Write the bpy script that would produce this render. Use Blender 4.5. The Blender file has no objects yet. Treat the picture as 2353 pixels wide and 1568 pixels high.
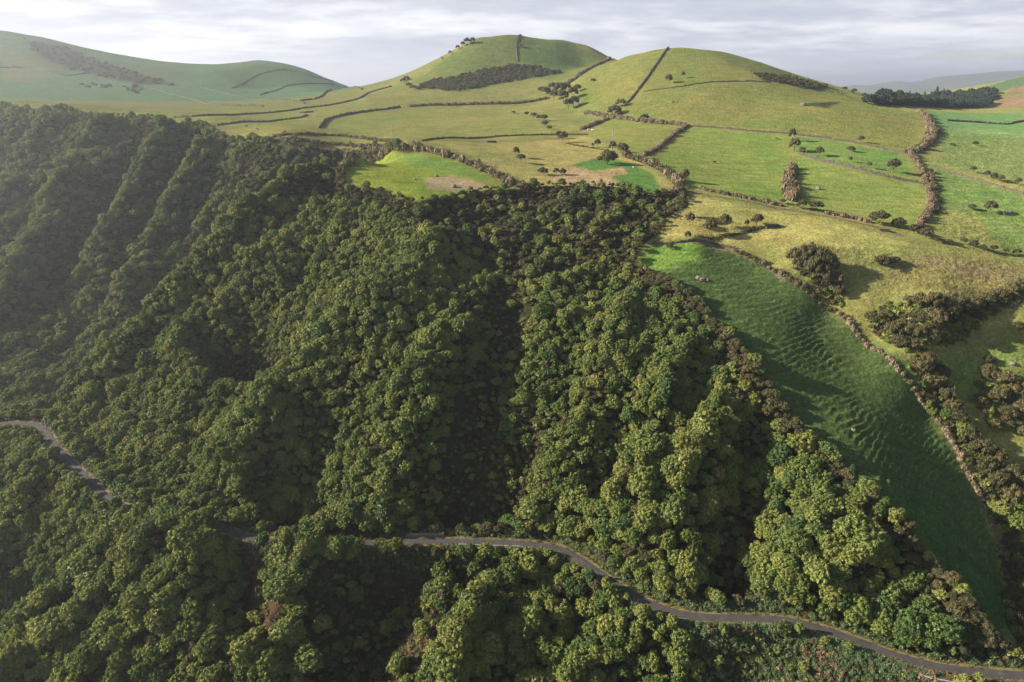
import bpy, math, random
import numpy as np
from mathutils import Vector

rng = np.random.default_rng(7)
random.seed(7)
SC = bpy.context.scene
COL = SC.collection

# ------------------------------------------------------------------ camera, world, sun, exposure
PW, PH = 2353.0, 1568.0                  # the photograph's pixel grid used for measuring
F, CX, CY = 24.0 / 36.0 * PW, PW / 2, PH / 2
HORIZON = 200.0
PITCH = math.atan((CY - HORIZON) / F)
SEA_Z = -330.0

cam_data = bpy.data.cameras.new('camera')
cam_data.lens = 24.0; cam_data.sensor_width = 36.0
cam_data.clip_start = 1.0; cam_data.clip_end = 90000.0
cam = bpy.data.objects.new('camera', cam_data)
COL.objects.link(cam)
cam.location = (0, 0, 0)
cam.rotation_euler = (math.pi / 2 - PITCH, 0, 0)
SC.camera = cam

SUN_EL = math.radians(24.0)
SUN_AZ = math.radians(-91.0)             # from +Y (view axis) towards -X (left)
SUN_DIR = Vector((math.sin(SUN_AZ) * math.cos(SUN_EL), math.cos(SUN_AZ) * math.cos(SUN_EL), math.sin(SUN_EL)))
sd = bpy.data.lights.new('sun', 'SUN')
sd.energy = 5.0; sd.angle = math.radians(0.5); sd.color = (1.0, 0.90, 0.74)
sun = bpy.data.objects.new('sun', sd); COL.objects.link(sun)
sun.rotation_euler = SUN_DIR.to_track_quat('Z', 'Y').to_euler()
sun.location = SUN_DIR * 800

world = bpy.data.worlds.new('World'); SC.world = world
world.use_nodes = True

class NT:
    """small helper round a node tree"""
    def __init__(s, tree):
        s.t = tree; s.t.nodes.clear()
    def n(s, typ, inputs=None, **props):
        nd = s.t.nodes.new(typ)
        for k, v in props.items(): setattr(nd, k, v)
        for k, v in (inputs or {}).items():
            sock = nd.inputs[k]
            if isinstance(v, bpy.types.NodeSocket): s.t.links.new(v, sock)
            else: sock.default_value = v
        return nd
    def math(s, op, a, b=0.0, c=None, clamp=False):
        d = {0: a, 1: b}
        if c is not None: d[2] = c
        return s.n('ShaderNodeMath', d, operation=op, use_clamp=clamp).outputs[0]
    def ramp(s, fac, stops, interp='LINEAR'):
        nd = s.n('ShaderNodeValToRGB', {'Fac': fac}); r = nd.color_ramp; r.interpolation = interp
        while len(r.elements) > len(stops): r.elements.remove(r.elements[-1])
        while len(r.elements) < len(stops): r.elements.new(0.5)
        for e, (p, c) in zip(r.elements, stops):
            e.position = p; e.color = (*c, 1) if len(c) == 3 else c
        return nd.outputs[0]
    def mix(s, fac, a, b, blend='MIX'):
        nd = s.n('ShaderNodeMix', data_type='RGBA', blend_type=blend)
        for i, v in ((0, fac), (6, a), (7, b)):
            if isinstance(v, bpy.types.NodeSocket): s.t.links.new(v, nd.inputs[i])
            else: nd.inputs[i].default_value = v if i == 0 else ((*v, 1) if len(v) == 3 else v)
        return nd.outputs[2]
    def maprange(s, v, a, b, c=0.0, d=1.0, smooth=True):
        return s.n('ShaderNodeMapRange', {0: v, 1: a, 2: b, 3: c, 4: d},
                   interpolation_type='SMOOTHSTEP' if smooth else 'LINEAR').outputs[0]

def build_world():
    w = NT(world.node_tree)
    sky = w.n('ShaderNodeTexSky', sky_type='NISHITA', sun_disc=False)
    sky.sun_elevation = SUN_EL; sky.sun_rotation = SUN_AZ
    bg_sky = w.n('ShaderNodeBackground', {'Color': sky.outputs[0], 'Strength': 0.06})
    geo = w.n('ShaderNodeTexCoord')
    sep = w.n('ShaderNodeSeparateXYZ', {0: geo.outputs['Generated']})
    x, y, z = sep.outputs
    zc = w.math('MAXIMUM', z, 0.0)
    den = w.math('ADD', zc, 0.085)                      # a flat cloud deck seen from below
    px = w.math('DIVIDE', x, den); py = w.math('DIVIDE', y, den)
    p = w.n('ShaderNodeCombineXYZ', {0: px, 1: py, 2: 0.0}).outputs[0]
    n1 = w.n('ShaderNodeTexNoise', {'Vector': p, 'Scale': 0.5, 'Detail': 9.0, 'Roughness': 0.52, 'Distortion': 0.3}).outputs[0]
    p2 = w.n('ShaderNodeCombineXYZ', {0: px, 1: w.math('MULTIPLY', py, 1.25), 2: 4.7}).outputs[0]
    n2 = w.n('ShaderNodeTexNoise', {'Vector': p2, 'Scale': 0.42, 'Detail': 6.0, 'Roughness': 0.5}).outputs[0]
    n3 = w.n('ShaderNodeTexNoise', {'Vector': p, 'Scale': 2.1, 'Detail': 7.0, 'Roughness': 0.6}).outputs[0]
    mixn = w.math('ADD', w.math('MULTIPLY', n2, 0.6), w.math('MULTIPLY', n3, 0.4))
    shade = w.ramp(mixn, [(0.36, (0.40, 0.43, 0.52)), (0.47, (0.50, 0.525, 0.60)), (0.54, (0.66, 0.67, 0.72)), (0.64, (0.83, 0.83, 0.85))])
    low = w.maprange(z, 0.0, 0.07, 1.0, 0.0)             # pale hazy band along the horizon
    shade = w.mix(w.math('MULTIPLY', low, 0.6), shade, (0.66, 0.70, 0.78))
    bg_cl = w.n('ShaderNodeBackground', {'Color': shade, 'Strength': 0.46})
    cover = w.maprange(w.math('ADD', n1, w.maprange(z, 0.14, 0.55, 0.22, -0.17)), 0.44, 0.62)
    m = w.n('ShaderNodeMixShader', {0: cover, 1: bg_sky.outputs[0], 2: bg_cl.outputs[0]})
    w.n('ShaderNodeOutputWorld', {0: m.outputs[0]})
build_world()

SC.view_settings.view_transform = 'Standard'
SC.view_settings.look = 'None'
SC.view_settings.exposure = 1.65
SC.view_settings.gamma = 1.0
SC.view_settings.use_curve_mapping = False
SC.cycles.use_denoising = True
SC.cycles.denoising_prefilter = 'NONE'
SC.cycles.use_adaptive_sampling = False
SC.cycles.sample_clamp_direct = 6.0
SC.cycles.sample_clamp_indirect = 2.0
SC.cycles.max_bounces = 5
SC.cycles.diffuse_bounces = 2
SC.cycles.glossy_bounces = 1
SC.cycles.transmission_bounces = 2
SC.cycles.volume_bounces = 0
SC.cycles.transparent_max_bounces = 4

HAZE_DENSITY = 1.2e-4
HAZE_G = 0.6

# ------------------------------------------------------------------ helpers
def tag(o, label=None, cat=None, group=None, kind=None):
    if label: o['label'] = label
    if cat: o['category'] = cat
    if group: o['group'] = group
    if kind: o['kind'] = kind
    return o

def mesh_from(name, verts, faces, mats=(), smooth=False, mat_idx=None):
    me = bpy.data.meshes.new(name)
    verts = np.asarray(verts, dtype=np.float32)
    me.vertices.add(len(verts)); me.vertices.foreach_set('co', verts.ravel())
    if isinstance(faces, np.ndarray):
        k = faces.shape[1]; nf = len(faces)
        me.loops.add(nf * k); me.loops.foreach_set('vertex_index', faces.astype(np.int32).ravel())
        me.polygons.add(nf); me.polygons.foreach_set('loop_start', np.arange(nf, dtype=np.int32) * k)
    else:
        li = np.fromiter((i for f in faces for i in f), dtype=np.int32)
        cnt = np.array([len(f) for f in faces], dtype=np.int32)
        me.loops.add(len(li)); me.loops.foreach_set('vertex_index', li)
        me.polygons.add(len(cnt)); me.polygons.foreach_set('loop_start', np.concatenate([[0], np.cumsum(cnt)[:-1]]).astype(np.int32))
    for m in mats: me.materials.append(m)
    if mat_idx is not None: me.polygons.foreach_set('material_index', np.asarray(mat_idx, dtype=np.int32))
    me.polygons.foreach_set('use_smooth', np.full(len(me.polygons), smooth))
    me.update(calc_edges=True)
    return me

def obj(name, me, parent=None):
    o = bpy.data.objects.new(name, me); COL.objects.link(o)
    if parent is not None: o.parent = parent
    return o

def empty(name, loc, rz=0.0):
    o = bpy.data.objects.new(name, None); COL.objects.link(o)
    o.empty_display_size = 0.5
    o.location = loc; o.rotation_euler = (0, 0, rz)
    return o

def hash2(ix, iy, seed):
    h = (ix.astype(np.int64) * 374761393 + iy.astype(np.int64) * 668265263 + seed * 1442695041) & 0x7fffffff
    h = ((h ^ (h >> 13)) * 1274126177) & 0x7fffffff
    return ((h ^ (h >> 16)) & 0xffff) / 65535.0

def perlin(x, y, seed=0):
    """smooth gradient noise, about -1..1"""
    x = np.asarray(x, float); y = np.asarray(y, float)
    ix = np.floor(x); iy = np.floor(y); fx = x - ix; fy = y - iy
    ux = fx * fx * fx * (fx * (fx * 6 - 15) + 10); uy = fy * fy * fy * (fy * (fy * 6 - 15) + 10)
    r = 0
    for dx in (0, 1):
        for dy in (0, 1):
            a = hash2(ix + dx, iy + dy, seed) * 2 * np.pi
            g = np.cos(a) * (fx - dx) + np.sin(a) * (fy - dy)
            r = r + g * (ux if dx else 1 - ux) * (uy if dy else 1 - uy)
    return r * 1.4

def fbm(x, y, seed=0, octv=4, rough=0.5):
    r = 0; a = 1.0; t = 0
    for o in range(octv):
        r = r + a * perlin(x * 2 ** o, y * 2 ** o, seed + o); t += a; a *= rough
    return r / t

def sstep(a, b, x):
    t = np.clip((x - a) / (b - a), 0, 1); return t * t * (3 - 2 * t)

# ------------------------------------------------------------------ land form
SP, CP = math.sin(PITCH), math.cos(PITCH)
def ray(u, v):
    a = (u - CX) / F; b = (v - CY) / F
    return a, CP - b * SP, -(SP + b * CP)

CTRL = []
def C(*pts):
    for u, v, y in pts:
        X, Y, Z = ray(u, v); s = y / Y
        CTRL.append((X * s, y, Z * s))
def CZ(z, *pts):
    for u, v in pts:
        X, Y, Z = ray(u, v); s = z / Z
        CTRL.append((X * s, Y * s, z))

ROAD_Z = -160.0
ROAD_PX = [(-130, 985), (0, 973), (60, 971), (105, 984), (121, 1020), (180, 1080), (255, 1155), (330, 1180), (420, 1190), (510, 1215),
           (580, 1240), (700, 1252), (860, 1250), (1000, 1243), (1120, 1246), (1260, 1252), (1320, 1275), (1400, 1335),
           (1500, 1395), (1600, 1420), (1700, 1420), (1820, 1425), (1950, 1465), (2060, 1510), (2180, 1540), (2353, 1555), (2560, 1560)]
CZ(ROAD_Z, *ROAD_PX)
# bowl meadow and its rim
C((970, 410, 425), (940, 357, 485), (960, 463, 372), (795, 395, 432), (1155, 435, 402), (860, 380, 455), (1050, 430, 405), (1050, 380, 450))
# second meadow and the plateau behind it
C((1450, 440, 402), (1300, 425, 412), (1250, 380, 470), (1400, 350, 512), (1300, 330, 560), (1100, 320, 580), (1500, 390, 455),
  (740, 290, 680), (1000, 280, 720), (960, 243, 880), (1230, 236, 890), (850, 305, 620), (1200, 275, 730), (1330, 262, 780),
  (700, 250, 870), (600, 280, 700), (450, 264, 820), (330, 259, 900), (860, 222, 1000), (1450, 300, 610), (1400, 270, 720))
# near cone of the two
C((1180, 77, 1180), (1090, 88, 1175), (1290, 92, 1170), (1350, 112, 1150), (1030, 128, 1150), (980, 165, 1120), (935, 192, 1090),
  (1150, 150, 1090), (1150, 185, 1020), (1300, 170, 1040), (1050, 200, 1000), (1100, 215, 960), (1410, 136, 1060), (1270, 210, 930), (1200, 110, 1140))
CTRL += [(170, 1030, 26), (230, 1060, 24), (110, 1130, 33)]
C((860, 205, 1150), (910, 200, 1060))
# second hill
C((1570, 110, 930), (1500, 116, 930), (1440, 130, 960), (1660, 118, 920), (1760, 148, 900), (1880, 188, 880), (1940, 208, 850), (2010, 236, 820), (2100, 256, 770),
  (1580, 150, 850), (1600, 200, 760), (1450, 200, 800), (1750, 200, 770), (1600, 250, 690), (1750, 250, 690), (1900, 250, 690), (1600, 286, 635), (1800, 302, 600),
  (1350, 235, 820), (2000, 290, 640), (2060, 340, 560), (1880, 215, 800))
# eastern pastures
C((2353, 250, 960), (2250, 255, 930), (2353, 320, 650), (2180, 300, 690), (2300, 430, 470), (2170, 400, 500), (2353, 500, 410), (2353, 590, 362), (2250, 520, 395),
  (1560, 452, 398), (1700, 400, 480), (2000, 450, 440), (1850, 400, 480), (1620, 340, 550), (1960, 380, 500), (1700, 470, 388), (2000, 520, 372), (2120, 560, 352),
  (1600, 550, 345), (1850, 570, 336), (1530, 520, 362), (2200, 620, 325), (2000, 640, 316), (2150, 720, 290), (1900, 640, 318), (2353, 690, 305))
# grass spur east of the wood: crest, then the hedge line in the dip, then the far bank
C((1480, 620, 325), (1560, 670, 305), (1650, 740, 285), (1730, 850, 258), (1900, 1040, 223), (2000, 1130, 206), (2080, 1200, 196), (2200, 1350, 175), (2300, 1470, 162))
C((1640, 560, 349), (1760, 612, 331), (1900, 705, 310), (2000, 785, 292), (2130, 935, 266), (2220, 1085, 241), (2290, 1255, 213), (2330, 1400, 186))
C((1800, 760, 286), (1950, 930, 253), (2080, 1080, 227), (2180, 1230, 204))
C((2353, 800, 284), (2353, 1000, 256), (2353, 1250, 216), (2353, 1400, 187), (2353, 1490, 166), (2250, 850, 280), (2200, 780, 290))
# wooded brow and slope above the road
C((1200, 442, 400), (1200, 550, 346), (1400, 540, 348), (1350, 600, 326), (1060, 560, 348), (1200, 640, 312), (1200, 720, 292), (1200, 900, 261), (1200, 1080, 234), (1200, 1220, 218),
  (1450, 700, 294), (1450, 900, 252), (1450, 1100, 222), (1450, 1250, 204), (1600, 800, 270), (1600, 1000, 235), (1600, 1200, 203), (1600, 1370, 182),
  (1900, 1300, 186), (1900, 1400, 177), (1800, 1150, 205), (2080, 1420, 172), (1700, 1000, 236))
C((1000, 605, 332), (860, 720, 300), (720, 850, 280), (620, 930, 269), (530, 1085, 247), (900, 900, 258), (900, 1100, 233), (700, 1080, 246), (700, 1200, 226), (1020, 760, 288))
# western spur of that slope, the hollow beside it
C((700, 480, 397), (830, 450, 392), (700, 650, 352), (840, 560, 356), (560, 760, 330), (480, 850, 312), (570, 840, 310), (640, 448, 420), (545, 545, 396), (450, 640, 373), (370, 735, 354), (280, 830, 336), (200, 910, 322),
  (130, 968, 309), (330, 900, 306), (430, 880, 303), (300, 1010, 276), (400, 1010, 272), (400, 1140, 244), (480, 980, 277), (230, 1060, 280))
# gully behind the spur (not seen) and the hazy cliff beyond it
CTRL += [(-150, 446, -112), (-176, 424, -138), (-205, 400, -154), (-232, 370, -166), (-125, 470, -90), (-140, 490, -116), (-172, 460, -140), (-205, 430, -158), (-240, 395, -170), (-110, 500, -82)]
C((0, 237, 880), (150, 247, 800), (330, 268, 720), (480, 285, 655), (590, 318, 590), (-250, 240, 900))
C((0, 330, 780), (0, 400, 715), (0, 600, 570), (0, 800, 448), (0, 940, 362), (200, 340, 715), (200, 400, 672), (200, 600, 555), (200, 800, 446), (150, 900, 384),
  (400, 350, 635), (400, 450, 590), (400, 560, 536), (380, 680, 490), (560, 400, 560), (560, 480, 528), (620, 400, 545), (500, 330, 630), (300, 320, 690), (-250, 500, 640), (-250, 800, 450))
# the dark recess at the gully head and its terraces
C((750, 306, 606), (750, 326, 580), (650, 325, 565), (860, 322, 575), (700, 345, 558), (860, 345, 545), (700, 398, 440), (780, 372, 468), (900, 342, 510))
CTRL += [(-135, 535, -76)]
# far left hills
C((0, 70, 2000), (100, 86, 2000), (250, 121, 2000), (450, 153, 2000), (515, 163, 2000), (552, 150, 1975), (590, 139, 1950), (640, 144, 1945), (690, 156, 1940), (740, 176, 1900), (800, 199, 1800), (832, 206, 1500),
  (0, 110, 1850), (0, 160, 1650), (0, 215, 1330), (300, 180, 1620), (300, 228, 1300), (600, 205, 1640), (600, 228, 1330), (720, 215, 1400), (-300, 60, 2000), (150, 160, 1700), (150, 225, 1300))
# far right: meadow, wood, two hill flanks
C((2150, 242, 1180), (2300, 243, 1150), (2353, 200, 1230), (2300, 222, 1180), (2353, 174, 1650), (2290, 192, 1620), (2600, 130, 1700), (2600, 150, 1250), (2230, 206, 1600), (2020, 225, 1420))
# ground that falls away below the road, towards the camera
C((-150, 1568, 196), (0, 1568, 187), (0, 1300, 236), (100, 1250, 240), (200, 1400, 206), (300, 1568, 178), (400, 1330, 204), (500, 1450, 184), (600, 1568, 167), (700, 1400, 186), (800, 1568, 160),
  (900, 1420, 182), (1000, 1568, 162), (1100, 1350, 196), (1200, 1450, 181), (1200, 1568, 165), (1350, 1400, 187), (1450, 1568, 162), (1600, 1500, 165), (1600, 1568, 157), (1800, 1500, 163), (1900, 1568, 153), (2050, 1568, 152))
CTRL += [(x, 70, -300 + 0.02 * abs(x)) for x in (-200, -100, 0, 100, 200)] + [(-420, 200, -205), (-380, 260, -180), (-600, 340, -165), (300, 150, -150), (340, 250, -100), (-120, 115, -245), (0, 118, -235), (120, 118, -205)]
# hidden land: it drops behind the skylines to the sea
for u, y, z in ((-300, 2900, -60), (0, 2900, -80), (300, 2900, -120), (600, 2900, -180), (800, 2700, -190), (900, 1700, -60), (1180, 1600, -70), (1500, 1500, -90), (1800, 1500, -70), (2000, 1900, -60),
                (1180, 2600, -220), (1600, 2600, -220), (2000, 2800, -200), (2353, 2800, -60), (2650, 2800, -20), (820, 2100, -70), (-300, 1200, -40), (2650, 700, -40), (2650, 400, -75), (2650, 1000, -25), (1570, 1150, -5)):
    X, Y, Z = ray(u, 200); CTRL.append((X / Y * y, y, z))
CTRL = np.array(CTRL)

Y0 = 60.0
def warp(x, y):
    return np.stack([np.asarray(x) / (np.asarray(y) + 30.0), 0.9 * np.log(np.asarray(y) + 30.0)], -1)
RC = 0.010
_P = warp(CTRL[:, 0], CTRL[:, 1])
def _phi(d2): return np.sqrt(d2 + RC * RC)
def _solve():
    n = len(_P)
    d2 = ((_P[:, None] - _P[None]) ** 2).sum(-1)
    A = np.zeros((n + 3, n + 3)); A[:n, :n] = _phi(d2) - np.eye(n) * 0.0006
    A[:n, n] = 1; A[:n, n + 1:] = _P; A[n, :n] = 1; A[n + 1:, :n] = _P.T
    return np.linalg.solve(A, np.concatenate([CTRL[:, 2], [0, 0, 0]]))
_W = _solve()
def rbf(x, y):
    q = warp(x, y).reshape(-1, 2); out = np.empty(len(q))
    q32 = q.astype(np.float32); p32 = _P.astype(np.float32); w32 = _W[:-3].astype(np.float32)
    for i in range(0, len(q), 20000):
        k = q32[i:i + 20000]
        d2 = (k[:, :1] - p32[None, :, 0]) ** 2 + (k[:, 1:] - p32[None, :, 1]) ** 2
        out[i:i + 20000] = np.sqrt(d2 + np.float32(RC * RC)) @ w32
    return (out + _W[-3] + q @ _W[-2:]).reshape(np.shape(x))

# ground grid: rows at distance y, columns fanning out so that the cells stay about square
rows = [62.0]
while rows[-1] < 420: rows.append(rows[-1] + 0.95)
while rows[-1] < 3000: rows.append(rows[-1] * 1.0085 - 0.0)
ROWS = np.array(rows)
NC = 860
ACOL = np.linspace(-1.12, 1.12, NC)
GY = np.repeat(ROWS[:, None], NC, 1)
GX = ACOL[None, :] * (GY + 30.0)

def _coarse():
    r = np.concatenate([np.arange(0, len(ROWS) - 1, 3), [len(ROWS) - 1]]); c = np.linspace(0, NC - 1, 290)
    ac = np.interp(c, np.arange(NC), ACOL)
    yy = np.repeat(ROWS[r][:, None], len(c), 1); xx = ac[None] * (yy + 30)
    zc = rbf(xx, yy)
    tmp = np.stack([np.interp(np.arange(NC), c, row) for row in zc])
    out = np.empty((len(ROWS), NC)); j = np.arange(len(ROWS)); k = np.clip(np.searchsorted(r, j, 'right') - 1, 0, len(r) - 2)
    t = ((ROWS - ROWS[r[k]]) / (ROWS[r[k + 1]] - ROWS[r[k]]))[:, None]
    return tmp[k] * (1 - t) + tmp[k + 1] * t
S0 = _coarse()

def lookup(grid, x, y):
    x = np.asarray(x, float); y = np.asarray(y, float)
    j = np.clip(np.searchsorted(ROWS, y, 'right') - 1, 0, len(ROWS) - 2)
    t = np.clip((y - ROWS[j]) / (ROWS[j + 1] - ROWS[j]), 0, 1)
    c = np.clip((x / (y + 30.0) - ACOL[0]) / (ACOL[1] - ACOL[0]), 0, NC - 1.001)
    i = c.astype(int); s = c - i
    return ((grid[j, i] * (1 - s) + grid[j, i + 1] * s) * (1 - t) + (grid[j + 1, i] * (1 - s) + grid[j + 1, i + 1] * s) * t)

_YS = np.concatenate([np.arange(63, 700, 0.5), np.geomspace(700, 2990, 900)])
def hit(u, v, grid=None):
    """where the line of sight through a measured point of the photograph meets the land: x, y"""
    grid = S0 if grid is None else grid
    X, Y, Z = ray(u, v)
    d = lookup(grid, X / Y * _YS, _YS) - Z / Y * _YS
    k = np.argmax(d > 0)
    if d[k] <= 0: k = int(np.argmax(d))
    y = _YS[k]
    if k > 0 and d[k] > 0 and d[k - 1] < 0: y = _YS[k - 1] + (_YS[k] - _YS[k - 1]) * (-d[k - 1] / (d[k] - d[k - 1]))
    return X / Y * y, y
def hits(pts): return np.array([hit(u, v) for u, v in pts])

def poly_sd(x, y, poly):
    """signed distance to a polygon, positive inside"""
    shp = np.shape(x); x = np.ravel(x); y = np.ravel(y)
    p = np.asarray(poly); q = np.roll(p, -1, 0)
    best = np.full(x.shape, 1e9); ins = np.zeros(x.shape, bool)
    for (ax, ay), (bx, by) in zip(p, q):
        ex, ey = bx - ax, by - ay; L = ex * ex + ey * ey + 1e-9
        t = np.clip(((x - ax) * ex + (y - ay) * ey) / L, 0, 1)
        best = np.minimum(best, (x - ax - t * ex) ** 2 + (y - ay - t * ey) ** 2)
        c = ((ay > y) != (by > y)) & (x < ex * (y - ay) / (ey if abs(ey) > 1e-9 else 1e-9) + ax)
        ins ^= c
    return (np.sqrt(best) * np.where(ins, 1, -1)).reshape(shp)

def line_d(x, y, pts, vals=None):
    """distance to a polyline; with vals also the value along it at the nearest point"""
    shp = np.shape(x); x = np.ravel(x); y = np.ravel(y)
    best = np.full(x.shape, 1e18); val = np.zeros(x.shape)
    for k in range(len(pts) - 1):
        ax, ay = pts[k][:2]; bx, by = pts[k + 1][:2]; ex, ey = bx - ax, by - ay; L = ex * ex + ey * ey + 1e-9
        t = np.clip(((x - ax) * ex + (y - ay) * ey) / L, 0, 1)
        d = (x - ax - t * ex) ** 2 + (y - ay - t * ey) ** 2
        m = d < best; best = np.where(m, d, best)
        if vals is not None: val = np.where(m, vals[k] * (1 - t) + vals[k + 1] * t, val)
    d = np.sqrt(best).reshape(shp)
    return (d, val.reshape(shp)) if vals is not None else d

def resample(pts, step):
    pts = np.asarray(pts, float); seg = np.hypot(*np.diff(pts[:, :2], axis=0).T); s = np.concatenate([[0], np.cumsum(seg)])
    n = max(2, int(s[-1] / step) + 1); q = np.linspace(0, s[-1], n)
    return np.stack([np.interp(q, s, pts[:, i]) for i in range(pts.shape[1])], -1)

def smooth_line(pts, it=3):
    p = np.asarray(pts, float)
    for _ in range(it):
        q = np.empty((2 * len(p) - 2, p.shape[1]))
        q[0::2] = 0.75 * p[:-1] + 0.25 * p[1:]; q[1::2] = 0.25 * p[:-1] + 0.75 * p[1:]
        p = np.vstack([p[:1], q, p[-1:]])
    return p

# --- where the wood stands (measured outline of its upper edge)
WOOD_EDGE = [(0, 243), (150, 250), (330, 272), (480, 290), (590, 322), (640, 336), (740, 345), (830, 340), (880, 336), (935, 340), (985, 350),
             (930, 352), (860, 368), (800, 392), (792, 412), (800, 430), (830, 436), (870, 438), (905, 450), (950, 466), (985, 462), (1020, 455), (1065, 452), (1080, 440), (1160, 436), (1230, 428), (1330, 428), (1420, 432), (1460, 446), (1520, 446),
             (1585, 440), (1565, 480), (1530, 505), (1515, 540), (1480, 560), (1462, 585), (1462, 612), (1500, 632), (1600, 694), (1690, 790), (1740, 850), (1790, 930), (1900, 1048), (2000, 1136), (2085, 1215), (2140, 1290), (2210, 1370), (2300, 1478), (2353, 1530)]
wood_w = hits(WOOD_EDGE)
WOOD = np.vstack([[(-1200, 900), (-700, 800)], wood_w, [(260, 140), (300, 40), (-600, 40), (-1200, 200)]])

ROAD = np.array([(ray(u, v)[0] * ROAD_Z / ray(u, v)[2], ray(u, v)[1] * ROAD_Z / ray(u, v)[2]) for u, v in ROAD_PX])
ROAD = resample(smooth_line(ROAD, 3), 2.0)
ROADW = 1.8

RIBS = [  # crest (+) or gully (-): metres, half width, measured line
    (8, 15, [(1000, 595), (900, 690), (760, 800), (690, 885), (620, 945), (545, 1060), (520, 1160)]),
    (6, 9, [(1720, 880), (1640, 1020), (1540, 1170), (1440, 1280)]),
    (5, 8, [(1500, 1080), (1390, 1170), (1325, 1250)]),
    (4, 8, [(1440, 720), (1370, 880), (1290, 1060), (1240, 1180)]),
    (3, 7, [(1600, 760), (1520, 900), (1440, 1020)]),
    (6, 6, [(1330, 1285), (1240, 1400), (1130, 1520), (1080, 1600)]),
    (5, 6, [(1215, 1280), (1120, 1370), (1050, 1490), (1010, 1600)]),
    (4, 6, [(1500, 1385), (1400, 1480), (1310, 1600)]),
    (5, 7, [(790, 1255), (690, 1330), (610, 1470), (580, 1600)]),
    (6, 7, [(440, 1195), (310, 1330), (150, 1480), (20, 1600)]),
    (6, 7, [(500, 1280), (370, 1400), (240, 1520), (180, 1600)]),
    (6, 8, [(140, 1050), (60, 1170), (0, 1290), (-60, 1400)]),
    (4, 7, [(300, 1190), (200, 1320), (80, 1450)]),
    (4, 6, [(1910, 1130), (1850, 1270), (1800, 1370)]), (5, 6, [(2000, 1200), (1960, 1300), (1900, 1390)]),
    (5, 12, [(1090, 690), (1010, 850), (930, 1070), (870, 1190)]), (-9, 14, [(1150, 690), (1110, 850), (1060, 1030), (1030, 1210)]), (-5, 12, [(1200, 1000), (1160, 1120), (1140, 1215)]),
    (-5, 8, [(1440, 1000), (1380, 1130)]), (-5, 9, [(1740, 960), (1720, 1120), (1690, 1330)]),
    (-3, 8, [(560, 1240), (575, 1380), (550, 1520), (540, 1600)]),
    (-8, 13, [(900, 1270), (860, 1400), (800, 1560), (780, 1620)]),
    (-5, 8, [(1270, 1330), (1180, 1440), (1120, 1600)]), (-5, 12, [(1700, 1440), (1660, 1600)]),
    (-7, 14, [(540, 830), (590, 842), (660, 850)]), (5, 8, [(400, 790), (425, 850), (470, 885), (560, 885), (640, 880)]), (-4, 12, [(560, 700), (600, 790)]), (-4, 9, [(760, 1000), (690, 1120), (640, 1210)]),
    (13, 15, [(520, 325), (430, 440), (340, 590), (300, 680)]), (12, 14, [(400, 320), (330, 440), (240, 600)]),
    (13, 16, [(260, 300), (150, 460), (60, 640), (0, 760)]), (-12, 15, [(330, 300), (240, 440), (120, 640)]), (-11, 14, [(450, 330), (370, 470), (270, 650)]),
    (9, 11, [(650, 455), (545, 548), (450, 645), (370, 738), (280, 835), (200, 912)]),
    (7, 16, [(120, 290), (40, 400), (-40, 520)]),
]

def shape_surface():
    S = S0.copy()
    sd = poly_sd(GX, GY, WOOD)
    wood = sstep(-3, 3, sd)
    deep = sstep(2, 30, sd)
    RN = np.zeros_like(S)
    rd, rv = line_d(GX, GY, ROAD, np.full(len(ROAD), ROAD_Z)); keepr = deep * sstep(2, 15, rd)
    for amp, w, px in RIBS:
        pts = hits(px); lo = pts.min(0) - 4 * w; hi = pts.max(0) + 4 * w
        m = (GX > lo[0]) & (GX < hi[0]) & (GY > lo[1]) & (GY < hi[1])
        if not m.any(): continue
        d = line_d(GX[m], GY[m], smooth_line(pts, 2))
        S[m] += 1.7 * amp * np.exp(-(d / w) ** 2) * keepr[m]; RN[m] += amp / 7.0 * np.exp(-(d / w) ** 2)
    # broken ribs running down the slope
    wx = 6 * fbm(GX / 60, GY / 60, 3); wy = 6 * fbm(GX / 60, GY / 60, 9)
    q = 0.80 * (GX + wx) - 0.60 * (GY + wy); p = 0.60 * GX + 0.80 * GY
    n_far = perlin(q / 24.0, p / 110.0, 21) + 0.6 * perlin(q / 10.0, p / 40.0, 22)
    q2 = 0.90 * (GX + 1.6 * wx) - 0.44 * (GY + 1.6 * wy); p2 = 0.44 * GX + 0.90 * GY
    n_near = 0.55 * perlin(q2 / 17.0, p2 / 48.0, 25) + 0.45 * perlin(q2 / 8.5, p2 / 26.0, 26) + 0.35 * perlin(GX / 30, GY / 30, 27)
    k = sstep(405, 450, GY + 0.25 * GX + 60); n = n_near * (1 - k) + n_far * k
    d = line_d(GX, GY, smooth_line(np.array([(-245, 345), (-222, 372), (-192, 402), (-168, 424), (-145, 448), (-122, 480)], float), 2))
    S -= 9 * np.exp(-(d / 15) ** 2)
    near = np.clip(GY / 300, 0.55, 2.2)
    S += 4.6 * n * deep * near * sstep(3, 26, rd)
    S += 2.0 * fbm(GX / 28, GY / 28, 5) * deep
    # open land: gentle swells, hummocks and cattle terraces along the contour
    open_ = 1 - wood
    S += open_ * fbm(GX / 55, GY / 55, 31, 3) * 0.9 * sstep(200, 500, GY)
    S += open_ * fbm(GX / 5.0, GY / 5.0, 33, 3) * 0.16
    return S, wood, sd, rd, n * 0.8 + RN
S1, WOODM, WOODD, ROADD, RIBN = shape_surface()
CANOPY = 5.0
G = S1 - CANOPY * sstep(0, 9, WOODD) * sstep(2, 14, ROADD)
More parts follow.
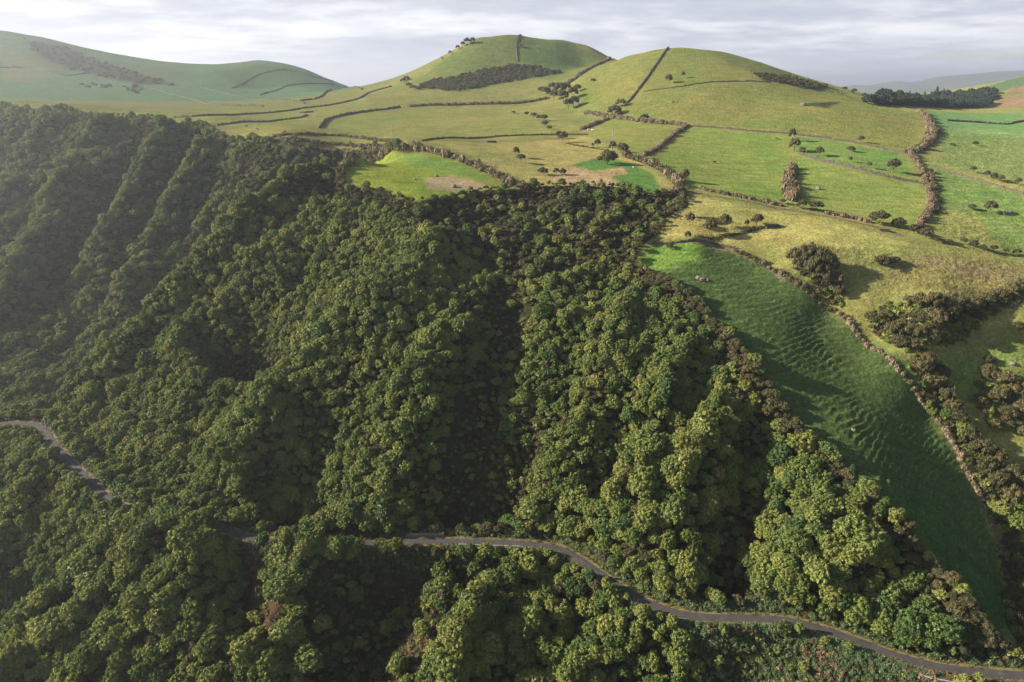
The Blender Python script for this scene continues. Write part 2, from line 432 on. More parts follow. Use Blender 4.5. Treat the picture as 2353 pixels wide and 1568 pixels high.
# cattle terraces on the steep grass
def patch(px, soft=6.0):
    return sstep(-soft, soft, poly_sd(GX, GY, hits(px)))
P_SPUR = [(1470, 600), (1500, 570), (1640, 560), (1760, 612), (1900, 705), (2000, 785), (2130, 935), (2220, 1085), (2290, 1255), (2340, 1450), (2300, 1470), (2200, 1350), (2080, 1210), (1900, 1040), (1790, 930), (1730, 850), (1600, 690)]
P_ROUGH = [(1820, 600), (1900, 560), (2050, 570), (2200, 590), (2353, 610), (2353, 690), (2200, 700), (2000, 640), (1900, 640)]
P_EAST = [(2120, 270), (2353, 310), (2353, 600), (2150, 540), (2150, 430), (2160, 340)]
P_BANK = [(2140, 830), (2353, 740), (2353, 1000), (2200, 900)]
m_spur = patch(P_SPUR, 4); m_rough = patch(P_ROUGH, 8); m_east = patch(P_EAST, 10); m_bank = patch(P_BANK, 6)
wz = G + 1.5 * fbm(GX / 16, GY / 16, 41, 3) + 0.55 * fbm(GX / 4, GY / 4, 44, 2)
def saw(z, per):
    f = z / per - np.floor(z / per); return np.where(f < 0.8, f / 0.8, (1 - f) / 0.2) - 0.5
amp = np.clip(0.55 + 1.1 * fbm(GX / 16, GY / 16, 47, 3), 0, 1.2)
t1 = saw(wz, 1.35); t2 = saw(wz + 0.4 * fbm(GX / 7, GY / 7, 48, 2), 0.7)
G = G + m_spur * (amp * 0.8 * t1 + 0.26 * t2) + (m_rough + m_bank) * amp * 0.5 * saw(wz, 1.0) + m_east * amp * 0.6 * saw(wz, 1.25)
G = G + m_rough * (0.4 * fbm(GX / 2.2, GY / 2.2, 51, 2) + 0.9 * fbm(GX / 9, GY / 5, 52, 3)) + m_east * 0.5 * fbm(GX / 8, GY / 8, 53, 3)
TREAD = sstep(0.26, 0.5, t1) * np.clip(amp, 0, 1) * (m_spur + 0.6 * m_bank) + sstep(0.15, 0.5, saw(wz, 1.25)) * np.clip(amp, 0, 1) * 0.5 * m_east
# the road bench, cut into the slope
bench = 1 - sstep(ROADW + 1.0, ROADW + 7.0, ROADD)
G = G * (1 - bench) + (ROAD_Z - 0.12) * bench

def ground_z(x, y): return lookup(G, x, y)
def at(u, v, dz=0.0):
    """a point on the ground under a measured point of the photograph"""
    x, y = hit(u, v); return Vector((x, y, float(ground_z(x, y)) + dz))

# ------------------------------------------------------------------ materials
def new_mat(name):
    m = bpy.data.materials.new(name); m.use_nodes = True
    return m, NT(m.node_tree)

def foliage_mat(name, cols, rough=0.55, transl=0.25, patch=0.035, spec=0.04):
    """leaf colour varies from plant to plant, from patch to patch and from leaf to leaf"""
    m, t = new_mat(name)
    info = t.n('ShaderNodeObjectInfo')
    geo = t.n('ShaderNodeNewGeometry')
    n1 = t.n('ShaderNodeTexNoise', {'Vector': geo.outputs['Position'], 'Scale': patch, 'Detail': 2.0}).outputs[0]
    fac = t.math('ADD', t.math('MULTIPLY', info.outputs['Random'], 0.62), t.math('MULTIPLY', t.math('SUBTRACT', n1, 0.3), 0.9), clamp=True)
    col = t.ramp(fac, cols)
    n2 = t.n('ShaderNodeTexNoise', {'Vector': geo.outputs['Position'], 'Scale': 1.3, 'Detail': 3.0, 'Roughness': 0.7}).outputs[0]
    v = t.maprange(n2, 0.3, 0.7, 0.72, 1.3, smooth=False)
    isl = t.maprange(geo.outputs['Random Per Island'], 0, 1, 0.75, 1.25, smooth=False)
    col = t.mix(1.0, col, t.n('ShaderNodeCombineColor', {0: t.math('MULTIPLY', v, isl), 1: t.math('MULTIPLY', v, isl), 2: t.math('MULTIPLY', v, isl)}).outputs[0], 'MULTIPLY')
    d = t.n('ShaderNodeBsdfDiffuse', {'Color': col})
    tr = t.n('ShaderNodeBsdfTranslucent', {'Color': t.mix(0.5, col, (0.16, 0.20, 0.02))})
    s1 = t.n('ShaderNodeMixShader', {0: transl, 1: d.outputs[0], 2: tr.outputs[0]})
    gl = t.n('ShaderNodeBsdfGlossy', {'Color': (0.8, 0.82, 0.78, 1), 'Roughness': rough})
    s2 = t.n('ShaderNodeMixShader', {0: spec, 1: s1.outputs[0], 2: gl.outputs[0]})
    t.n('ShaderNodeOutputMaterial', {0: s2.outputs[0]})
    return m

M_LEAF = foliage_mat('broadleaf foliage', [(0.0, (0.034, 0.066, 0.020)), (0.18, (0.05, 0.085, 0.02)), (0.42, (0.105, 0.138, 0.030)), (0.75, (0.165, 0.176, 0.040)), (1.0, (0.205, 0.20, 0.050))], spec=0.02)
M_HEATH = foliage_mat('heath foliage', [(0.0, (0.036, 0.038, 0.016)), (0.45, (0.062, 0.057, 0.024)), (0.8, (0.088, 0.071, 0.03)), (1.0, (0.125, 0.09, 0.042))], transl=0.12, spec=0.015)
M_REED = foliage_mat('dry reed', [(0.0, (0.12, 0.085, 0.05)), (0.6, (0.18, 0.130, 0.082)), (1.0, (0.25, 0.19, 0.125))], transl=0.2, patch=0.15, spec=0.02)
M_GINGER = foliage_mat('broad ginger leaves', [(0.0, (0.045, 0.080, 0.030)), (0.6, (0.075, 0.115, 0.045)), (1.0, (0.12, 0.135, 0.05))], transl=0.2, patch=0.1, spec=0.04, rough=0.5)
M_FERN = foliage_mat('dry bracken', [(0.0, (0.09, 0.055, 0.03)), (0.6, (0.15, 0.09, 0.055)), (1.0, (0.20, 0.13, 0.085))], transl=0.15, patch=0.1, spec=0.02)
M_CONIFER = foliage_mat('conifer needles', [(0.0, (0.018, 0.035, 0.018)), (1.0, (0.035, 0.055, 0.026))], transl=0.08, spec=0.01)

def simple_mat(name, c0, c1, scale=1.0, rough=0.9, bump=0.0, detail=6.0):
    m, t = new_mat(name)
    geo = t.n('ShaderNodeNewGeometry')
    n = t.n('ShaderNodeTexNoise', {'Vector': geo.outputs['Position'], 'Scale': scale, 'Detail': detail, 'Roughness': 0.65})
    b = t.n('ShaderNodeBsdfPrincipled', {'Base Color': t.ramp(n.outputs[0], [(0.3, c0), (0.7, c1)]), 'Roughness': rough, 'Specular IOR Level': 0.2})
    if bump:
        bp = t.n('ShaderNodeBump', {'Strength': 0.8, 'Distance': bump, 'Height': n.outputs[0]})
        t.t.links.new(bp.outputs[0], b.inputs['Normal'])
    t.n('ShaderNodeOutputMaterial', {0: b.outputs[0]})
    return m
M_BARK = simple_mat('bark', (0.05, 0.04, 0.03), (0.12, 0.10, 0.075), 3.0, bump=0.05)
M_STONE = simple_mat('dark mossy wall stone', (0.035, 0.032, 0.024), (0.10, 0.09, 0.07), 0.9, bump=0.15)
M_FARW = simple_mat('dark overgrown field wall', (0.018, 0.024, 0.012), (0.045, 0.05, 0.026), 0.3)
M_ROCK = simple_mat('grey rock', (0.06, 0.055, 0.045), (0.20, 0.18, 0.15), 1.4, bump=0.2)
M_PALE = simple_mat('pale limewashed boulder', (0.30, 0.29, 0.28), (0.55, 0.53, 0.52), 1.5, bump=0.1)
M_CONC = simple_mat('weathered concrete', (0.16, 0.15, 0.14), (0.38, 0.36, 0.34), 0.8, bump=0.03)
M_CONCD = simple_mat('shade-darkened concrete', (0.07, 0.068, 0.062), (0.17, 0.16, 0.15), 0.9, bump=0.05)  # concrete darkened in its own colour for the shade of the slope
M_WOOD = simple_mat('weathered timber', (0.18, 0.15, 0.12), (0.34, 0.30, 0.26), 2.0)
M_DEAD = simple_mat('bleached dead wood', (0.35, 0.31, 0.27), (0.55, 0.50, 0.45), 2.0)
M_COWB = simple_mat('black cow hide', (0.012, 0.011, 0.010), (0.03, 0.028, 0.025), 2.0)
M_COWW = simple_mat('white cow hide', (0.45, 0.43, 0.40), (0.65, 0.63, 0.60), 0.8)
M_STEEL = simple_mat('galvanised steel', (0.25, 0.25, 0.26), (0.4, 0.4, 0.41), 4.0, rough=0.5)
M_CERAM = simple_mat('brown glazed insulator', (0.10, 0.05, 0.03), (0.14, 0.07, 0.04), 4.0, rough=0.3)

def water_mat(name, col, rough):
    m, t = new_mat(name)
    geo = t.n('ShaderNodeNewGeometry')
    n = t.n('ShaderNodeTexNoise', {'Vector': geo.outputs['Position'], 'Scale': 0.02, 'Detail': 5.0})
    bp = t.n('ShaderNodeBump', {'Strength': 0.3, 'Distance': 2.0, 'Height': n.outputs[0]})
    b = t.n('ShaderNodeBsdfPrincipled', {'Base Color': (*col, 1), 'Roughness': rough, 'IOR': 1.33, 'Normal': bp.outputs[0]})
    t.n('ShaderNodeOutputMaterial', {0: b.outputs[0]})
    return m
M_SEA = water_mat('sea water', (0.02, 0.05, 0.07), 0.25)
M_POND = water_mat('trough water', (0.01, 0.015, 0.012), 0.1)

def ground_mat():
    m, t = new_mat('pasture and soil')
    a = t.n('ShaderNodeAttribute', attribute_name='tint')
    f = t.n('ShaderNodeAttribute', attribute_name='rough')           # 0 lawn-like .. 1 tussocky
    geo = t.n('ShaderNodeNewGeometry'); P = geo.outputs['Position']
    nb = t.n('ShaderNodeTexNoise', {'Vector': P, 'Scale': 0.018, 'Detail': 6.0, 'Roughness': 0.6}).outputs[0]
    nm = t.n('ShaderNodeTexNoise', {'Vector': P, 'Scale': 0.13, 'Detail': 5.0, 'Roughness': 0.65}).outputs[0]
    nf = t.n('ShaderNodeTexNoise', {'Vector': P, 'Scale': 0.8, 'Detail': 6.0, 'Roughness': 0.75}).outputs[0]
    nt = t.n('ShaderNodeTexNoise', {'Vector': P, 'Scale': 0.42, 'Detail': 3.0, 'Roughness': 0.6, 'Distortion': 0.6}).outputs[0]
    st = t.n('ShaderNodeMapping', {'Vector': P, 'Rotation': (0, 0, 0.35), 'Scale': (0.05, 0.24, 0.24)}).outputs[0]
    ns = t.n('ShaderNodeTexNoise', {'Vector': st, 'Scale': 1.0, 'Detail': 5.0, 'Roughness': 0.65, 'Distortion': 0.4}).outputs[0]
    v = t.math('MULTIPLY', t.math('MULTIPLY', t.maprange(nm, 0.3, 0.7, 0.80, 1.2, smooth=False), t.maprange(ns, 0.3, 0.7, 0.78, 1.22, smooth=False)), t.maprange(nf, 0.30, 0.70, 0.52, 1.48, smooth=False))
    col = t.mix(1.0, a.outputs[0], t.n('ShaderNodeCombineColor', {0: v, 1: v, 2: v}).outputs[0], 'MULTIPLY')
    dry = t.math('MULTIPLY', t.maprange(nb, 0.50, 0.66), 0.40)
    col = t.mix(dry, col, t.mix(1.0, col, (1.45, 1.12, 1.25), 'MULTIPLY'))
    lush = t.math('MULTIPLY', t.maprange(nb, 0.46, 0.34), 0.45)
    col = t.mix(lush, col, t.mix(1.0, col, (0.62, 0.98, 0.72), 'MULTIPLY'))
    tus = t.math('MULTIPLY', t.maprange(nt, 0.50, 0.66), t.math('MULTIPLY', f.outputs['Fac'], 0.55))
    col = t.mix(tus, col, t.mix(1.0, col, (0.75, 0.55, 0.55), 'MULTIPLY'))
    h = t.math('ADD', t.math('MULTIPLY', nf, 0.5), t.math('MULTIPLY', nt, t.math('ADD', t.math('MULTIPLY', f.outputs['Fac'], 1.6), 0.25)))
    bp = t.n('ShaderNodeBump', {'Strength': 1.0, 'Distance': 0.85, 'Height': h})
    d = t.n('ShaderNodeBsdfDiffuse', {'Color': col, 'Roughness': 0.6, 'Normal': bp.outputs[0]})
    t.n('ShaderNodeOutputMaterial', {0: d.outputs[0]})
    return m
M_GROUND = ground_mat()

def road_mat():
    m, t = new_mat('worn asphalt')
    geo = t.n('ShaderNodeNewGeometry'); P = geo.outputs['Position']
    n = t.n('ShaderNodeTexNoise', {'Vector': P, 'Scale': 0.35, 'Detail': 6.0, 'Roughness': 0.65}).outputs[0]
    n2 = t.n('ShaderNodeTexNoise', {'Vector': P, 'Scale': 6.0, 'Detail': 4.0}).outputs[0]
    c = t.ramp(n, [(0.3, (0.032, 0.028, 0.027)), (0.55, (0.05, 0.044, 0.042)), (0.72, (0.085, 0.074, 0.068))])
    c = t.mix(t.math('MULTIPLY', n2, 0.3), c, (0.065, 0.058, 0.055))
    b = t.n('ShaderNodeBsdfPrincipled', {'Base Color': c, 'Roughness': 0.85, 'Specular IOR Level': 0.25,
            'Normal': t.n('ShaderNodeBump', {'Strength': 0.4, 'Distance': 0.02, 'Height': n2}).outputs[0]})
    t.n('ShaderNodeOutputMaterial', {0: b.outputs[0]})
    return m
M_ROAD = road_mat()
M_VERGE = simple_mat('dry verge grass', (0.08, 0.074, 0.028), (0.18, 0.15, 0.06), 0.9, bump=0.15)

# ------------------------------------------------------------------ ground colours: each field its own grass
TINT = np.empty(G.shape + (3,)); TINT[:] = (0.18, 0.178, 0.052)
ROUGH = np.full(G.shape, 0.35)
def paint(px, col, soft=2.5, rough=None, world=None, amt=1.0):
    poly = np.asarray(world) if world is not None else hits(px)
    lo = poly.min(0) - 12; hi = poly.max(0) + 12
    m = (GX > lo[0]) & (GX < hi[0]) & (GY > lo[1]) & (GY < hi[1])
    if not m.any(): return
    x, y = GX[m], GY[m]
    w = sstep(-soft, soft, poly_sd(x, y, poly) + 1.6 * soft * 0.5 * fbm(x / 9, y / 9, 61, 2)) * amt
    TINT[m] = TINT[m] * (1 - w[:, None]) + np.array(col) * w[:, None]
    if rough is not None: ROUGH[m] = ROUGH[m] * (1 - w) + rough * w
def paint_line(px, col, width, soft=1.0, amt=1.0):
    pts = smooth_line(hits(px), 2); lo = pts.min(0) - 3 * width - 4; hi = pts.max(0) + 3 * width + 4
    m = (GX > lo[0]) & (GX < hi[0]) & (GY > lo[1]) & (GY < hi[1])
    if not m.any(): return
    w = (1 - sstep(width, width + soft, line_d(GX[m], GY[m], pts)))[:, None] * amt
    TINT[m] = TINT[m] * (1 - w) + np.array(col) * w

FAR_GREEN = (0.095, 0.16, 0.065)
far = sstep(1150, 1300, GY) * (1 - sstep(-40, 120, GX - 0.0 * GY))
TINT = TINT * (1 - far[..., None]) + np.array(FAR_GREEN) * far[..., None]
paint([(0, 80), (100, 100), (260, 140), (430, 165), (380, 190), (150, 175), (60, 150), (0, 130)], (0.10, 0.135, 0.055), 30, 0.6)
paint([(60, 92), (150, 110), (300, 165), (400, 195), (330, 195), (180, 165), (90, 130)], (0.06, 0.062, 0.03), 12, 1.0)   # band of shade on the far hill, put into the ground colour
paint([(0, 105), (60, 140), (120, 160), (60, 190), (0, 185)], (0.15, 0.16, 0.06), 25, 0.4)
paint([(480, 165), (590, 150), (680, 160), (760, 185), (700, 200), (560, 200)], (0.075, 0.125, 0.04), 14, 0.4)
# cones
paint([(930, 195), (1030, 130), (1180, 80), (1300, 95), (1410, 138), (1300, 185), (1180, 155), (1050, 195)], (0.125, 0.15, 0.04), 8, 0.6)
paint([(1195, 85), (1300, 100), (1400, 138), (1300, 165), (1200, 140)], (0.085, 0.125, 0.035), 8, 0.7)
paint([(1350, 160), (1540, 112), (1700, 125), (1930, 210), (2090, 258), (2110, 330), (2060, 345), (1820, 305), (1580, 285), (1380, 262), (1320, 220)], (0.16, 0.165, 0.042), 6, 0.75)
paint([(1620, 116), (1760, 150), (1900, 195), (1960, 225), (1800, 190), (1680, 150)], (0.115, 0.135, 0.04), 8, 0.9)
paint([(1840, 240), (1930, 235), (1900, 250)], (0.05, 0.055, 0.02), 3, 1.0)
# plateau pastures
paint([(740, 292), (840, 262), (1000, 247), (1230, 240), (1340, 300), (1000, 320), (900, 318)], (0.20, 0.20, 0.055), 2, 0.3)
paint([(240, 258), (480, 275), (600, 300), (730, 290), (740, 275), (850, 250), (840, 225), (640, 252), (450, 262)], (0.20, 0.205, 0.055), 3, 0.3)
paint([(985, 325), (1350, 311), (1420, 345), (1500, 390), (1545, 432), (1420, 440), (1230, 426), (1150, 395), (1060, 348)], (0.255, 0.225, 0.07), 2, 0.2)
paint([(1255, 418), (1290, 385), (1390, 375), (1425, 418), (1400, 434), (1300, 430)], (0.30, 0.215, 0.105), 3, 0.2)
paint([(1310, 380), (1390, 360), (1440, 372), (1500, 400), (1520, 440), (1420, 442), (1425, 420), (1380, 398)], (0.085, 0.16, 0.035), 1.5, 0.2)
paint([(1370, 392), (1430, 385), (1445, 400), (1400, 408)], (0.27, 0.20, 0.09), 1.5, 0.2)
paint([(1355, 312), (1400, 275), (1575, 292), (1480, 358), (1420, 345)], (0.17, 0.185, 0.045), 1.5, 0.3)
paint([(793, 400), (860, 370), (935, 354), (1000, 356), (1080, 385), (1160, 434), (1060, 454), (960, 467), (900, 450), (830, 434)], (0.165, 0.205, 0.028), 1.5, 0.15)
paint([(900, 365), (980, 358), (1070, 385), (1140, 425), (1080, 405), (960, 385)], (0.11, 0.19, 0.045), 5, 0.2, amt=0.75)
paint([(975, 410), (1040, 404), (1115, 422), (1125, 434), (1040, 442), (985, 434)], (0.285, 0.21, 0.115), 2, 0.15)
paint([(1585, 294), (1815, 312), (1808, 470), (1600, 432), (1500, 368)], (0.15, 0.185, 0.04), 1.5, 0.3)
paint([(1825, 312), (1900, 322), (2065, 354), (2105, 412), (1960, 388), (1830, 352)], (0.12, 0.175, 0.04), 1.5, 0.3)
paint([(1825, 360), (1960, 392), (2105, 420), (2130, 450), (2108, 525), (1980, 505), (1820, 470)], (0.15, 0.185, 0.042), 1.5, 0.3)
paint([(1590, 448), (1700, 472), (1900, 505), (2090, 560), (2050, 590), (1900, 570), (1780, 548), (1600, 552), (1520, 548)], (0.255, 0.235, 0.07), 3, 0.35)
paint([(1780, 548), (1900, 570), (2050, 590), (2353, 600), (2353, 700), (2200, 705), (2000, 640), (1830, 610)], (0.185, 0.165, 0.055), 8, 1.0)
paint([(2090, 590), (2200, 600), (2353, 625), (2353, 650), (2180, 625)], (0.18, 0.135, 0.075), 5, 1.0, amt=0.5)
paint([(2130, 255), (2353, 258), (2353, 322), (2150, 300)], (0.10, 0.175, 0.055), 4, 0.15)
paint([(2150, 290), (2353, 318), (2353, 430), (2160, 375)], (0.125, 0.165, 0.05), 3, 0.7)
paint([(2150, 385), (2353, 445), (2353, 585), (2150, 540), (2145, 450)], (0.115, 0.165, 0.042), 3, 0.6)
paint([(2140, 545), (2160, 480), (2250, 500), (2300, 570), (2200, 575)], (0.17, 0.18, 0.05), 4, 0.6)
paint([(2270, 248), (2353, 190), (2500, 150), (2500, 260), (2353, 248)], (0.17, 0.125, 0.06), 4, 0.6)
paint(P_SPUR, (0.058, 0.090, 0.026), 3, 0.45)
paint([(1465, 605), (1500, 570), (1640, 562), (1600, 600), (1520, 625)], (0.12, 0.20, 0.035), 3, 0.3)
paint(P_BANK, (0.12, 0.155, 0.04), 5, 0.6)
TINT *= 1 + TREAD[..., None] * np.array((1.15, 0.75, 0.5))          # drier, paler grass on the lips of the cattle terraces
paint([(2222, 214), (2290, 193), (2353, 175), (2480, 150), (2480, 190), (2353, 196), (2290, 214)], (0.075, 0.115, 0.05), 6, 0.5)
# bare and worn lines
paint_line([(1590, 442), (1680, 458), (1760, 472), (1850, 489), (1930, 504), (2000, 518), (2070, 540)], (0.13, 0.10, 0.055), 1.2)
paint_line([(1420, 312), (1380, 330), (1430, 345)], (0.22, 0.16, 0.09), 0.7, amt=0.6)
paint_line([(1600, 558), (1690, 574), (1760, 610), (1800, 645)], (0.16, 0.13, 0.07), 0.9)
TINT *= np.array((0.86, 0.88, 0.95))
# floor of the wood, the red landslip and the verges
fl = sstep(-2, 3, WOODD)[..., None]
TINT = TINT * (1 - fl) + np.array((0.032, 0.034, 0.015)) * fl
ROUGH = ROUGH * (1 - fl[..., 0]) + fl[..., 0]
paint([(565, 1250), (610, 1290), (660, 1400), (640, 1480), (600, 1600), (535, 1600), (560, 1400)], (0.055, 0.033, 0.022), 4, 1.0)
paint([(645, 345), (800, 345), (930, 342), (870, 330), (640, 328)], (0.10, 0.075, 0.04), 3, 1.0)
vg = (1 - sstep(ROADW + 1.2, ROADW + 4.5, ROADD))[..., None]
TINT = TINT * (1 - vg) + np.array((0.075, 0.075, 0.028)) * vg

# ------------------------------------------------------------------ the setting
def build_ground():
    nr = len(ROWS); idx = np.arange(nr * NC).reshape(nr, NC)
    faces = np.stack([idx[:-1, :-1], idx[:-1, 1:], idx[1:, 1:], idx[1:, :-1]], -1).reshape(-1, 4)
    v = np.stack([GX, GY, G], -1).reshape(-1, 3)
    # skirt: the rim of the land runs down under the sea
    ring = np.concatenate([idx[0], idx[1:, -1], idx[-1, ::-1][1:], idx[::-1, 0][1:-1]])
    sk = v[ring].copy(); sk[:, 2] = SEA_Z - 20; c = np.array([0.0, 1000.0]); sk[:, :2] = c + (sk[:, :2] - c) * 1.12
    base = len(v); n = len(ring)
    r2 = np.roll(ring, -1); a = base + np.arange(n); b = np.roll(a, -1)
    faces = np.vstack([faces, np.stack([r2, ring, a, b], -1)])
    v = np.vstack([v, sk])
    me = mesh_from('ground', v, faces, [M_GROUND], smooth=True)
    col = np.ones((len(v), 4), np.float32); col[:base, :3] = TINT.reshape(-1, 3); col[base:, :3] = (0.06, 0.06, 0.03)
    me.attributes.new('tint', 'FLOAT_COLOR', 'POINT').data.foreach_set('color', col.ravel())
    rr = np.full(len(v), 0.8, np.float32); rr[:base] = ROUGH.ravel()
    me.attributes.new('rough', 'FLOAT', 'POINT').data.foreach_set('value', rr)
    tag(obj('ground', me), kind='structure')
build_ground()

def ribbon(name, pts, offs, zs, mat, kind='structure'):
    """a strip along a line; offs are sideways offsets, zs heights above the road level"""
    pts = np.asarray(pts); d = np.gradient(pts[:, :2], axis=0); d /= np.linalg.norm(d, axis=1)[:, None]
    nrm = np.stack([-d[:, 1], d[:, 0]], -1)
    k = len(offs); v = []
    for p, nn in zip(pts, nrm):
        for j in range(k):
            o = offs[j] if not callable(offs[j]) else offs[j](p)
            z = zs[j]; v.append((p[0] + nn[0] * o, p[1] + nn[1] * o, ROAD_Z + z))
    i = np.arange((len(pts) - 1) * (k - 1)); r = i // (k - 1); c = i % (k - 1); a = r * k + c
    f = np.stack([a, a + k, a + k + 1, a + 1], -1)
    return tag(obj(name, mesh_from(name, v, f, [mat], smooth=True)), kind=kind)
wob = lambda s: (lambda p: s + 0.28 * float(fbm(p[0] / 5, p[1] / 5, 77 + int(s * 3), 2)))
ribbon('road', ROAD, [wob(-ROADW), -1.2, 0.0, 1.2, wob(ROADW)], [0.0, 0.05, 0.08, 0.05, 0.0], M_ROAD)
ribbon('road_verge', ROAD, [wob(ROADW - 0.15), ROADW + 0.5, wob(ROADW + 1.3)], [0.01, 0.10, -0.05], M_VERGE)
ribbon('road_verge', ROAD, [wob(-ROADW - 1.2), -ROADW - 0.5, wob(-ROADW + 0.2)], [-0.06, 0.07, 0.01], M_VERGE)

def build_sea():
    n = 64; R = 26000.0
    a = np.linspace(0, 2 * np.pi, n, endpoint=False)
    v = [(0, 0, SEA_Z)] + [(R * math.cos(t), R * math.sin(t), SEA_Z) for t in a]
    f = [(0, 1 + i, 1 + (i + 1) % n) for i in range(n)]
    tag(obj('sea', mesh_from('sea', v, f, [M_SEA])), kind='structure')
build_sea()

def build_island():
    """the neighbouring island: a long ridge with small cones, far across the channel"""
    prof = [(1880, 222), (1915, 201), (1950, 195), (1968, 193), (1995, 195), (2030, 189), (2050, 185), (2065, 184), (2085, 188), (2120, 184), (2150, 176), (2180, 172), (2230, 168), (2290, 162), (2353, 159), (2440, 155), (2560, 152), (2700, 158), (2850, 175), (3000, 198), (3150, 230)]
    Y = 9000.0; xs = []; zs = []
    for u, v in prof:
        X, yy, Z = ray(u, v); xs.append(X / yy * Y); zs.append(Z / yy * Y)
    q = np.linspace(xs[0], xs[-1], 160); h = np.interp(q, xs, zs) - SEA_Z
    m = 40; v = []; t = np.linspace(-1, 1, m)
    for i in range(160):
        for j in range(m):
            y = Y + t[j] * 2000; w = (1 - abs(t[j])) ** 0.9
            z = SEA_Z + h[i] * w * (1 + 0.16 * (1 - w) * float(perlin(q[i] / 260, y / 260, 91))) - 4
            v.append((q[i], y, z))
    idx = np.arange(160 * m).reshape(160, m)
    f = np.stack([idx[:-1, :-1], idx[1:, :-1], idx[1:, 1:], idx[:-1, 1:]], -1).reshape(-1, 4)
    mt = simple_mat('island slopes', (0.05, 0.07, 0.03), (0.10, 0.12, 0.05), 0.004)
    tag(obj('island_hills', mesh_from('island_hills', v, f, [mt], smooth=True)), kind='structure')
build_island()

def build_haze():
    x0, x1, y0, y1, z0, z1 = -27000, 27000, -27000, 27000, SEA_Z - 25, 285
    v = [(x, y, z) for x in (x0, x1) for y in (y0, y1) for z in (z0, z1)]
    f = [(0, 1, 3, 2), (4, 6, 7, 5), (0, 4, 5, 1), (2, 3, 7, 6), (0, 2, 6, 4), (1, 5, 7, 3)]
    m, t = new_mat('haze')
    p = t.n('ShaderNodeVolumePrincipled', {'Color': (0.85, 0.90, 1.0, 1), 'Density': HAZE_DENSITY, 'Anisotropy': HAZE_G})
    t.n('ShaderNodeOutputMaterial', {1: p.outputs[0]})
    tag(obj('haze', mesh_from('haze', v, f, [m])), kind='stuff')
build_haze()

# ------------------------------------------------------------------ plants: shapes
def icosphere(sub):
    p = (1 + 5 ** 0.5) / 2
    v = [(-1, p, 0), (1, p, 0), (-1, -p, 0), (1, -p, 0), (0, -1, p), (0, 1, p), (0, -1, -p), (0, 1, -p), (p, 0, -1), (p, 0, 1), (-p, 0, -1), (-p, 0, 1)]
    f = [(0, 11, 5), (0, 5, 1), (0, 1, 7), (0, 7, 10), (0, 10, 11), (1, 5, 9), (5, 11, 4), (11, 10, 2), (10, 7, 6), (7, 1, 8), (3, 9, 4), (3, 4, 2), (3, 2, 6), (3, 6, 8), (3, 8, 9), (4, 9, 5), (2, 4, 11), (6, 2, 10), (8, 6, 7), (9, 8, 1)]
    v = [np.array(a) / np.linalg.norm(a) for a in v]
    for _ in range(sub):
        mid = {}; nf = []
        def mp(a, b):
            k = (min(a, b), max(a, b))
            if k not in mid:
                w = v[a] + v[b]; v.append(w / np.linalg.norm(w)); mid[k] = len(v) - 1
            return mid[k]
        for a, b, c in f:
            ab, bc, ca = mp(a, b), mp(b, c), mp(c, a)
            nf += [(a, ab, ca), (b, bc, ab), (c, ca, bc), (ab, bc, ca)]
        f = nf
    return np.array(v), np.array(f)
ICO0, ICO1, ICO2 = icosphere(0), icosphere(1), icosphere(2)

class Geo:
    """collects triangles"""
    def __init__(s): s.v = []; s.f = []; s.n = 0
    def add(s, v, f):
        s.v.append(np.asarray(v, float)); s.f.append(np.asarray(f) + s.n); s.n += len(v)
    def lump(s, c, r, ico=ICO1, jit=0.14, r3=(1, 1, 1)):
        v, f = ico
        s.add(np.asarray(c) + v * r * np.asarray(r3) * (1 + rng.uniform(-jit, jit, (len(v), 1))), f)
    def cards(s, pos, nrm, size, aspect=1.0, tilt=0.6, up=None):
        """leaf-sized faces at pos, roughly facing nrm"""
        n = len(pos); nrm = nrm + rng.normal(0, tilt, (n, 3)); nrm /= np.linalg.norm(nrm, axis=1)[:, None] + 1e-9
        ref = rng.normal(0, 1, (n, 3)) if up is None else np.asarray(up) + rng.normal(0, 0.25, (n, 3))
        a = np.cross(nrm, ref); a /= np.linalg.norm(a, axis=1)[:, None] + 1e-9; b = np.cross(a, nrm)
        sz = (size * rng.uniform(0.6, 1.35, n))[:, None]
        q = np.stack([pos - b * sz * aspect, pos + a * sz * 0.7, pos + b * sz * aspect, pos - a * sz * 0.7], 1).reshape(-1, 3)
        i = np.arange(n)[:, None] * 4
        s.add(q, np.vstack([i + np.array([[0, 1, 2]]), i + np.array([[0, 2, 3]])]))
    def limb(s, a, b, r0, r1, k=6):
        a = np.asarray(a, float); b = np.asarray(b, float); d = b - a; d /= np.linalg.norm(d) + 1e-9
        u = np.cross(d, (0.3, 0.9, 0.1)); u /= np.linalg.norm(u); w = np.cross(d, u); t = np.linspace(0, 2 * np.pi, k, endpoint=False)
        ring = np.cos(t)[:, None] * u + np.sin(t)[:, None] * w
        v = np.vstack([a + ring * r0, b + ring * r1]); i = np.arange(k); j = (i + 1) % k
        s.add(v, np.vstack([np.stack([i, j, j + k], -1), np.stack([i, j + k, i + k], -1)]))
    def mesh(s, name, mats, smooth=False):
        return mesh_from(name, np.vstack(s.v), np.vstack(s.f), mats, smooth)

def fib(n, zmin):
    i = np.arange(n) + 0.5; z = 1 - (1 - zmin) * i / n; ph = i * 2.39996 + rng.uniform(0, 6.28)
    r = np.sqrt(1 - z * z); return np.stack([r * np.cos(ph), r * np.sin(ph), z], -1)

